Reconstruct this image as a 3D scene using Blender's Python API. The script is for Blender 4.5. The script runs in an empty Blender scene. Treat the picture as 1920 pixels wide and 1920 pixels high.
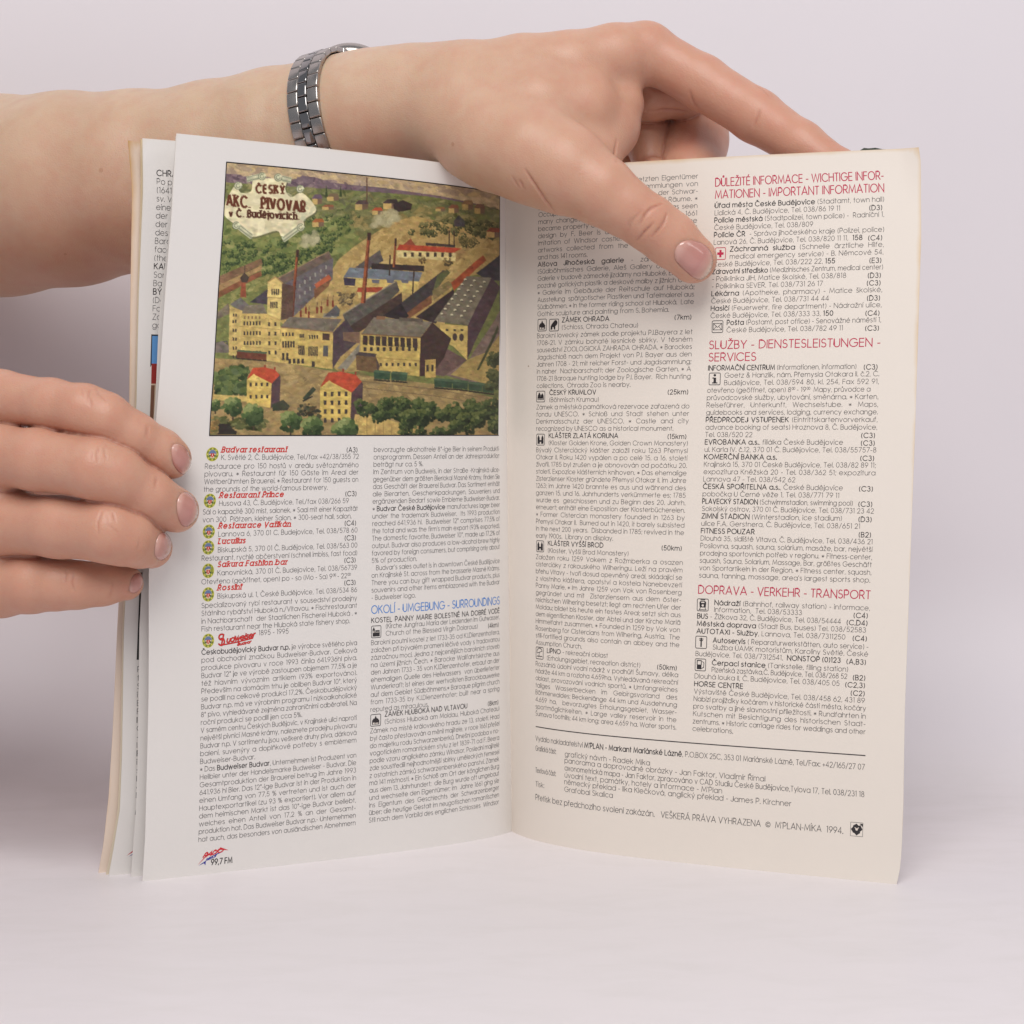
import bpy, bmesh, math, random, unicodedata
import numpy as np
from mathutils import Vector, Matrix
from mathutils.bvhtree import BVHTree

# ------------------------------------------------------------------ camera, world, lights
MM = 0.001
SC = bpy.context.scene
COL = SC.collection
FOC, CX, CY, EYE = 3300.0, 960.0, 812.0, 128.0        # focal length in photo pixels, eye level, eye height in mm

cam_data = bpy.data.cameras.new('camera')
cam = bpy.data.objects.new('camera', cam_data)
COL.objects.link(cam)
cam.location = (0, 0, EYE * MM)
cam.rotation_euler = (math.radians(90), 0, 0)
cam_data.sensor_width = 36.0
cam_data.lens = FOC / 1920 * 36.0
cam_data.shift_y = -(960 - CY) / 1920
cam_data.clip_start = 0.02
cam_data.clip_end = 50
SC.camera = cam

world = bpy.data.worlds.new('World')
SC.world = world
world.use_nodes = True
bg = world.node_tree.nodes['Background']
bg.inputs['Color'].default_value = (0.86, 0.905, 1.0, 1)
bg.inputs['Strength'].default_value = 0.33

def area(name, loc, target, size, power, color=(1, 1, 1), size_y=None):
    d = bpy.data.lights.new(name, 'AREA')
    d.energy = power
    d.color = color
    d.size = size
    if size_y:
        d.shape = 'RECTANGLE'
        d.size_y = size_y
    o = bpy.data.objects.new(name, d)
    COL.objects.link(o)
    o.location = loc
    o.rotation_euler = (Vector(target) - Vector(loc)).to_track_quat('-Z', 'Y').to_euler()
    return o

area('key_softbox', (-0.05, -0.28, 0.98), (0.02, 0.55, 0.10), 0.72, 11.4, (1, 0.985, 0.965))
area('side_softbox', (0.62, 0.0, 0.55), (0.02, 0.52, 0.16), 0.22, 0.42, (1, 0.99, 0.97))

SC.view_settings.view_transform = 'Standard'
SC.view_settings.look = 'None'
SC.view_settings.exposure = 0.0
SC.view_settings.gamma = 1.0
SC.render.engine = 'CYCLES'
SC.cycles.max_bounces = 8

# ------------------------------------------------------------------ helpers
def at(px, py, depth):
    """point in mm seen at that place of the picture at that distance"""
    return np.array([(px - CX) * depth / FOC, depth, EYE - (py - CY) * depth / FOC])

def srgb(r, g, b):
    f = lambda c: (c / 255 / 12.92) if c / 255 <= 0.04045 else ((c / 255 + 0.055) / 1.055) ** 2.4
    return (f(r), f(g), f(b), 1.0)

def mesh_object(name, verts, faces, material=None, parent=None, smooth=True, colors=None, scale=MM):
    """one mesh object; verts (n,3) in mm, faces: list, or (m,k) array"""
    me = bpy.data.meshes.new(name)
    verts = np.asarray(verts, dtype=np.float64) * scale
    if isinstance(faces, np.ndarray):
        k = faces.shape[1]
        me.vertices.add(len(verts)); me.vertices.foreach_set('co', verts.ravel())
        me.loops.add(faces.size); me.loops.foreach_set('vertex_index', faces.ravel().astype(np.int32))
        me.polygons.add(len(faces)); me.polygons.foreach_set('loop_start', np.arange(0, faces.size, k, dtype=np.int32))
        me.update(calc_edges=True)
    else:
        me.from_pydata([tuple(v) for v in verts], [], faces)
    me.validate()
    if smooth:
        me.polygons.foreach_set('use_smooth', np.ones(len(me.polygons), dtype=bool))
    if colors is not None:
        for an, arr in (colors.items() if isinstance(colors, dict) else (('ink', colors),)):
            arr = np.asarray(arr, dtype=np.float32)
            if arr.ndim == 1:
                a = me.attributes.new(an, 'FLOAT', 'POINT'); a.data.foreach_set('value', arr)
            else:
                a = me.attributes.new(an, 'FLOAT_COLOR', 'POINT')
                if arr.shape[1] == 3: arr = np.c_[arr, np.ones(len(arr), dtype=np.float32)]
                a.data.foreach_set('color', arr.ravel())
    ob = bpy.data.objects.new(name, me)
    COL.objects.link(ob)
    if material: me.materials.append(material)
    if parent: ob.parent = parent
    return ob

def thing(name, label, category, loc=(0, 0, 0)):
    o = bpy.data.objects.new(name, None)
    COL.objects.link(o)
    o.location = loc
    o.empty_display_size = 0.02
    o['label'] = label; o['category'] = category
    return o

def new_mat(name):
    m = bpy.data.materials.new(name); m.use_nodes = True
    nt = m.node_tree
    return m, nt, nt.nodes['Principled BSDF']

def N(nt, kind, **kw):
    n = nt.nodes.new(kind)
    for k, v in kw.items():
        if k.startswith('_'): setattr(n, k[1:], v)
        else: n.inputs[k].default_value = v
    return n

def noise(nt, scale, detail=4, rough=0.55, vec=None, dist=0.0):
    n = N(nt, 'ShaderNodeTexNoise', Scale=scale, Detail=detail, Roughness=rough, Distortion=dist)
    if vec is not None: nt.links.new(vec, n.inputs['Vector'])
    return n.outputs['Fac']

def ramp(nt, fac, stops):
    r = nt.nodes.new('ShaderNodeValToRGB')
    el = r.color_ramp.elements
    el[0].position, el[0].color = stops[0]
    el[1].position, el[1].color = stops[1]
    for p, c in stops[2:]:
        e = el.new(p); e.color = c
    nt.links.new(fac, r.inputs['Fac'])
    return r.outputs['Color']

def mix(nt, fac, a, b, blend='MIX'):
    m = N(nt, 'ShaderNodeMix', _data_type='RGBA', _blend_type=blend)
    for s, v in (('Factor', fac), ('A', a), ('B', b)):
        sock = [i for i in m.inputs if i.name == s and (i.type == ('VALUE' if s == 'Factor' else 'RGBA'))][0]
        if hasattr(v, 'links') or isinstance(v, bpy.types.NodeSocket): nt.links.new(v, sock)
        else: sock.default_value = v
    return [o for o in m.outputs if o.type == 'RGBA'][0]

def math_node(nt, op, a, b=None, clamp=False):
    n = N(nt, 'ShaderNodeMath', _operation=op, _use_clamp=clamp)
    for i, v in enumerate((a, b)):
        if v is None: continue
        if isinstance(v, bpy.types.NodeSocket): nt.links.new(v, n.inputs[i])
        else: n.inputs[i].default_value = v
    return n.outputs[0]

def bump(nt, bsdf, height, strength, distance):
    b = N(nt, 'ShaderNodeBump', Strength=strength, Distance=distance)
    nt.links.new(height, b.inputs['Height']); nt.links.new(b.outputs['Normal'], bsdf.inputs['Normal'])
    return b

# ------------------------------------------------------------------ materials of the setting and the paper
def backdrop_material():
    m, nt, b = new_mat('white_studio_board')
    geo = nt.nodes.new('ShaderNodeNewGeometry')
    pos = geo.outputs['Position']
    mp = N(nt, 'ShaderNodeMapping'); mp.inputs['Scale'].default_value = (6, 12, 3); mp.inputs['Rotation'].default_value = (0, 0, 0.12)
    nt.links.new(pos, mp.inputs['Vector'])
    streak = noise(nt, 6.0, 6, 0.6, mp.outputs['Vector'], 0.4)
    cloud = noise(nt, 9.0, 3, 0.5, pos)
    sep = nt.nodes.new('ShaderNodeSeparateXYZ'); nt.links.new(pos, sep.inputs[0])
    table = math_node(nt, 'MULTIPLY', sep.outputs['Z'], -60.0)
    table = math_node(nt, 'ADD', table, 1.0, True)              # 1 on the table, 0 up the wall
    base = mix(nt, cloud, srgb(223, 216, 220), srgb(227, 220, 223))
    scuff = ramp(nt, streak, [(0.46, srgb(229, 222, 219)), (0.72, srgb(218, 212, 205))])
    nt.links.new(mix(nt, table, base, mix(nt, 0.3, base, scuff)), b.inputs['Base Color'])
    b.inputs['Roughness'].default_value = 0.42
    b.inputs['Specular IOR Level'].default_value = 0.35
    rr = math_node(nt, 'MULTIPLY', streak, 0.35); rr = math_node(nt, 'ADD', rr, 0.25)
    nt.links.new(rr, b.inputs['Roughness'])
    bump(nt, b, streak, 0.03, 0.0003)
    return m

def paper_material(name, col, edge, edge_width, gloss=0.5, spots=0.0):
    """col: paper, edge: the yellowed rim; attribute rim = mm to the nearest edge, rimtop = mm to top edge"""
    m, nt, b = new_mat(name)
    geo = nt.nodes.new('ShaderNodeNewGeometry'); pos = geo.outputs['Position']
    fib = noise(nt, 900, 3, 0.6, pos)
    cloud = noise(nt, 35, 4, 0.6, pos)
    at_ = N(nt, 'ShaderNodeAttribute', _attribute_name='rim')
    wob = math_node(nt, 'MULTIPLY', math_node(nt, 'SUBTRACT', cloud, 0.5), edge_width * 1.8)
    d = math_node(nt, 'ADD', at_.outputs['Fac'], wob)
    d = math_node(nt, 'DIVIDE', d, edge_width, True)
    d = math_node(nt, 'POWER', d, 0.6)
    c = mix(nt, cloud, tuple(x * 0.975 for x in col[:3]) + (1,), col)
    c = mix(nt, d, edge, c)
    if spots:
        sp = N(nt, 'ShaderNodeTexVoronoi', Scale=55.0); nt.links.new(pos, sp.inputs['Vector'])
        s = math_node(nt, 'LESS_THAN', sp.outputs['Distance'], 0.018)
        s = math_node(nt, 'MULTIPLY', s, spots)
        c = mix(nt, s, c, srgb(150, 120, 90))
    nt.links.new(c, b.inputs['Base Color'])
    b.inputs['Roughness'].default_value = gloss
    b.inputs['Specular IOR Level'].default_value = 0.4
    wave = noise(nt, 14, 2, .5, pos)
    bump(nt, b, math_node(nt, 'ADD', math_node(nt, 'MULTIPLY', fib, .06), wave), 0.3, 0.0012)
    return m

def ink_material(gloss=0.45, name='printing_ink'):
    m, nt, b = new_mat(name)
    a = N(nt, 'ShaderNodeAttribute', _attribute_name='ink')
    nt.links.new(a.outputs['Color'], b.inputs['Base Color'])
    b.inputs['Roughness'].default_value = gloss
    b.inputs['Specular IOR Level'].default_value = 0.4
    return m
INK = ink_material()

# ------------------------------------------------------------------ the setting: one sweep of board, table running up into the wall
def build_backdrop():
    prof = [(-400, 0), (0, 0), (300, 0), (540, 0), (590, 0)]
    R, y0 = 80, 612
    prof.append((y0, 0))
    for i in range(1, 13):
        a = math.radians(90 * i / 12)
        prof.append((y0 + R * math.sin(a), R * (1 - math.cos(a))))
    prof += [(y0 + R, 300), (y0 + R, 700), (y0 + R, 1300)]
    xs = np.linspace(-1100, 1100, 12)
    v = [(x, y, z) for (y, z) in prof for x in xs]
    f = [(i * 12 + j, i * 12 + j + 1, (i + 1) * 12 + j + 1, (i + 1) * 12 + j) for i in range(len(prof) - 1) for j in range(11)]
    o = mesh_object('backdrop', v, f, backdrop_material())
    o['kind'] = 'structure'
    return o
build_backdrop()
# ------------------------------------------------------------------ the book
PAGE_H = 210.0
def smooth_curve(pts, deg, n=160):
    """plan curve of a sheet from the spine outwards, evenly spaced along its length"""
    pts = np.array(pts, float)
    X, Y = pts[:, 0], pts[:, 1]
    k = np.sqrt(np.abs(X - X[0]) + 4) - 2
    w = np.ones(len(X)); w[0] = w[-1] = 6
    c = np.polyfit(k, Y - Y[0], deg, w=w)
    xs = np.linspace(X[0], X[-1], 3000)
    ks = np.sqrt(np.abs(xs - X[0]) + 4) - 2
    ys = Y[0] + np.polyval(c, ks) - np.polyval(c, 0)
    al = np.r_[0, np.cumsum(np.hypot(np.diff(xs), np.diff(ys)))]
    t = np.linspace(0, al[-1], n)
    return np.c_[np.interp(t, al, xs), np.interp(t, al, ys)]

class Sheet:
    """a bent sheet: u 0..1 from the spine to the fore edge, v 0..1 from the foot to the head (mm)"""
    def __init__(s, bottom, top, edge=((0, 1), (0, 0)), spine=((0, 1), (0, 0)), zs=1.0):
        s.B, s.T, s.edge, s.spine, s.zs = bottom, top, edge, spine, zs
        s.g = np.linspace(0, 1, len(bottom))
    def __call__(s, u, v):
        u = np.asarray(u, float); v = np.asarray(v, float)
        ip = lambda A, i: np.interp(u, s.g, A[:, i])
        X = ip(s.B, 0) * (1 - v) + ip(s.T, 0) * v
        Y = ip(s.B, 1) * (1 - v) + ip(s.T, 1) * v
        X = X + np.interp(v, *s.edge) * np.abs(u) ** 1.5 + np.interp(v, *s.spine) * (1 - u) ** 2
        return np.stack([X, Y, PAGE_H * v * s.zs], -1)
    def normal(s, u, v):
        e = 2e-3
        u = np.asarray(u, float); v = np.asarray(v, float)
        u0, u1 = np.clip(u - e, 0, 1), np.clip(u + e, 0, 1)
        v0, v1 = np.clip(v - e, 0, 1), np.clip(v + e, 0, 1)
        n = np.cross(s(u1, v) - s(u0, v), s(u, v1) - s(u, v0))
        n /= np.linalg.norm(n, axis=-1, keepdims=True)
        return np.where(n[..., 1:2] > 0, -n, n)          # towards the reader
    def on(s, u, v, h):
        return s(u, v) + s.normal(u, v) * np.asarray(h)[..., None]

SPINE = ((0, .294, .607, .861, 1), (0, -.207, -.536, -.31, 0))
front_bottom = smooth_curve([(0, 565.5), (-4.8, 560.2), (-10.3, 554.3), (-23, 544.3), (-35.5, 537.9), (-61.9, 524.1), (-90, 510.3), (-105.5, 502.4)], 3)
front_top = smooth_curve([(-2.2, 556.8), (-17.8, 534.8), (-52.2, 509.6), (-62.4, 502.5), (-91.8, 481.5)], 2)
back_bottom = smooth_curve([(0, 565.5), (7.2, 553.4), (16.5, 545), (23.5, 538.8), (39.8, 529.1), (55.7, 521.7), (68.9, 516.4), (84.6, 510.5), (99.4, 503.8), (109.4, 499.1)], 3)
back_top = smooth_curve([(-2.2, 556.8), (32.1, 534.8), (40.1, 531.3), (64.1, 522.4), (76.6, 516.8), (94.7, 511.5), (102.8, 510.3), (116.4, 506.3)], 2)
LEFT = Sheet(front_bottom, front_top,
             ((0, .061, .176, .252, .307, .425, .512, .634, .688, .799, .894, .949, 1), (0, .205, -.274, -.614, -1.06, -2.17, -2.391, -1.996, -1.551, -1.1, -.365, -.248, 0)), SPINE)
RIGHT = Sheet(back_bottom, back_top,
              ((0, .012, .042, .108, .228, .618, .881, .951, .989, 1), (-.35, .3, .832, .994, .715, 1.619, 1.946, 1.41, .712, 0)), SPINE)

def swing(curve, end, back=0.0):
    """the same bend turned and stretched about the spine so that it ends at another place"""
    c = curve - curve[0]
    a = c[-1]; e = np.array(end) - curve[0]
    za, ze = complex(*a), complex(*e)
    w = (c[:, 0] + 1j * c[:, 1]) * (ze / za)
    out = np.c_[w.real, w.imag] + curve[0]
    return out + np.c_[np.zeros(len(out)), back * np.clip(np.linspace(0, 8, len(out)), 0, 1)]

def edge_fix(sheet, line):
    """lets the fore edge follow a measured line (picture places down the edge)"""
    vs, dx = [], []
    for px, py in line:
        v = 0.5
        for _ in range(40):
            Y = sheet.B[-1, 1] * (1 - v) + sheet.T[-1, 1] * v
            v = (EYE + (CY - py) * Y / FOC) / (PAGE_H * sheet.zs)
        X = sheet.B[-1, 0] * (1 - v) + sheet.T[-1, 0] * v
        vs.append(v); dx.append((px - CX) * Y / FOC - X)
    o = np.argsort(vs)
    sheet.edge = (np.array(vs)[o], np.array(dx)[o])
    return sheet

LEAF_D = edge_fix(Sheet(swing(front_bottom, (-109.7, 506.6), 1.0), swing(front_top, (-92.6, 484.5), 1.0)),
                  [(330, 252), (315, 461), (304, 536), (298, 599), (292.5, 730), (279, 930), (265.6, 1100), (261.5, 1180), (258.4, 1414), (255, 1518), (247, 1622), (246, 1645)])
LEAF_C = edge_fix(Sheet(swing(front_bottom, (-116.2, 506.9), 2.0), swing(front_top, (-102.3, 487.4), 2.0)),
                  [(267, 256.6), (268.4, 355), (260.6, 542), (256, 761), (243, 980), (232.4, 1180), (229, 1414), (225, 1518), (212, 1597), (203, 1646)])
LEAF_B = edge_fix(Sheet(swing(front_bottom, (-117.3, 507.6), 2.6), swing(front_top, (-103.2, 488.4), 2.6)),
                  [(263.5, 257), (264.5, 355), (258.4, 542), (253.5, 761), (240.5, 980), (230, 1180), (226, 1414), (221, 1518), (208, 1597), (198, 1645)])
COVER = edge_fix(Sheet(swing(front_bottom, (-119.5, 508.8), 3.4), swing(front_top, (-106.8, 489.6), 3.4), zs=0.998),
                 [(238.7, 253), (248, 355), (245, 542), (242.5, 761), (231, 980), (220, 1180), (212, 1362), (204, 1492), (194, 1584), (183.4, 1643.5)])

def sheet_mesh(name, sh, thick, material, parent, nu=110, nv=56, u0=0.0, dogear=0.0, stain=1.0):
    us = np.linspace(u0, 1, nu); vs = np.linspace(0, 1, nv)
    U, V = np.meshgrid(us, vs)
    front = sh.on(U, V, np.zeros_like(U)); back = sh.on(U, V, np.full_like(U, -thick))
    side, head = (1 - U) * 130, (1 - V) * PAGE_H
    corner = np.hypot(side * 1.6, head * stain)                       # the head corner is browned most
    rim = np.minimum(np.minimum(side + .55 + 1.2 * (1 - V), head + .5), np.minimum(V * PAGE_H + 2.5, corner))
    if dogear:
        k = np.clip((U - .965) / .035, 0, 1) * np.clip((V - .94) / .06, 0, 1)
        for A in (front, back): A[..., 1] += -dogear * k; A[..., 0] += 0.25 * dogear * k
    nn = nu * nv
    idx = np.arange(nn).reshape(nv, nu)
    q = lambda a, b, c, d: np.stack([a.ravel(), b.ravel(), c.ravel(), d.ravel()], 1)
    f1 = q(idx[:-1, :-1], idx[:-1, 1:], idx[1:, 1:], idx[1:, :-1])
    loop = np.r_[idx[0, :-1], idx[:-1, -1], idx[-1, :0:-1], idx[:0:-1, 0]]
    nxt = np.roll(loop, -1)
    f3 = np.stack([loop, loop + nn, nxt + nn, nxt], 1)
    verts = np.r_[front.reshape(-1, 3), back.reshape(-1, 3)]
    ob = mesh_object(name, verts, np.r_[f1, f1[:, ::-1] + nn, f3], material, parent, True, {'rim': np.r_[rim.ravel(), rim.ravel()]})
    me = ob.data
    n1 = len(f1)
    sm = np.ones(len(me.polygons), dtype=bool); sm[2 * n1:] = False
    me.polygons.foreach_set('use_smooth', sm)
    e = me.attributes.new('sharp_edge', 'BOOLEAN', 'EDGE')
    keys = {tuple(sorted(p)) for p in zip(loop.tolist(), nxt.tolist())} | {tuple(sorted((a + nn, b + nn))) for a, b in zip(loop.tolist(), nxt.tolist())}
    ev = np.empty(len(me.edges) * 2, dtype=np.int32); me.edges.foreach_get('vertices', ev)
    e.data.foreach_set('value', [tuple(sorted(p)) in keys for p in ev.reshape(-1, 2).tolist()])
    return ob

WHITE_PAPER = paper_material('coated_white_paper', srgb(229, 224, 219), srgb(224, 214, 199), 1.2, 0.42, 0.0)
CREAM_CARD = paper_material('aged_cream_card', srgb(231, 221, 210), srgb(212, 176, 120), 1.7, 0.45, 0.6)
COVER_CARD = paper_material('aged_cover_card', srgb(235, 216, 199), srgb(206, 160, 96), 1.9, 0.45, 0.3)

book = thing('guidebook', 'open paperback city guide standing upright with a brewery picture beside a cream last page', 'book', (0, 0.5655, 0))
BOOK_M = Matrix.Translation((0, -0.5655, 0))
def on_book(o):
    o.matrix_parent_inverse = BOOK_M
    return o
cover = on_book(sheet_mesh('front_cover', COVER, 0.35, COVER_CARD, book, dogear=2.2, stain=.22))
OLD_PAPER = paper_material('yellowed_paper', srgb(228, 214, 190), srgb(206, 176, 126), 1.6, 0.45, 0.0)
leaf_b = on_book(sheet_mesh('page', LEAF_B, 0.5, OLD_PAPER, book))
leaf_c = on_book(sheet_mesh('page', LEAF_C, 0.12, WHITE_PAPER, book))
leaf_d = on_book(sheet_mesh('page', LEAF_D, 0.12, WHITE_PAPER, book))
page_left = on_book(sheet_mesh('page', LEFT, 0.12, WHITE_PAPER, book))
page_right = on_book(sheet_mesh('back_cover', RIGHT, 0.35, CREAM_CARD, book, dogear=1.2))
leaf_b['label'] = 'leaf edge beside the beige front cover'
leaf_c['label'] = 'leaf with a strip of text showing at the far left'
leaf_d['label'] = 'leaf peeping out behind the picture page'
page_left['label'] = 'white page with the brewery picture and two columns'
page_right['label'] = 'cream inside back cover with three red headings'

# the spine strip that joins the covers behind the gutter
def spine_mesh():
    vs = np.linspace(0.003, 0.997, 30)
    rows = []
    for v in vs:
        a = COVER(0.02, v); b = RIGHT(0.02, v)
        p = [a + (0, 0.6, 0), a + (-1.0, 4.0, 0), (a + b) / 2 + (0, 6.0, 0), b + (1.0, 4.0, 0), b + (0, 1.2, 0)]
        for x in p: x[2] = PAGE_H * v
        rows += p
    f = [(i * 5 + j, i * 5 + j + 1, (i + 1) * 5 + j + 1, (i + 1) * 5 + j) for i in range(29) for j in range(4)]
    o = mesh_object('spine', rows, f, COVER_CARD, book, True, {'rim': np.full(len(rows), 10.0)})
    return on_book(o)
spine_mesh()

# small dark chip of the printed outside showing over the top edge of the back cover
def chip():
    us = np.array([.875, .885, .895, .91, .925, .94])
    hs = np.array([0.0, 0.75, 0.55, 0.65, 0.15, 0.0])
    lo = RIGHT.on(us, np.full(6, .9985), np.full(6, -.40)); hi = lo + np.c_[np.zeros(6), np.zeros(6), hs + .3]
    lo2 = lo + (0, .25, 0); hi2 = hi + (0, .25, 0)
    v = np.r_[lo, hi, lo2, hi2]
    f = []
    for i in range(5):
        f += [(i, i + 1, i + 7, i + 6), (i + 12, i + 18, i + 19, i + 13), (i + 6, i + 7, i + 19, i + 18), (i, i + 12, i + 13, i + 1)]
    m, nt, b = new_mat('dark_print'); b.inputs['Base Color'].default_value = srgb(52, 60, 48); b.inputs['Roughness'].default_value = .5
    o = mesh_object('torn_chip', v, f, m, book, False); on_book(o)
chip()
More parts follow.
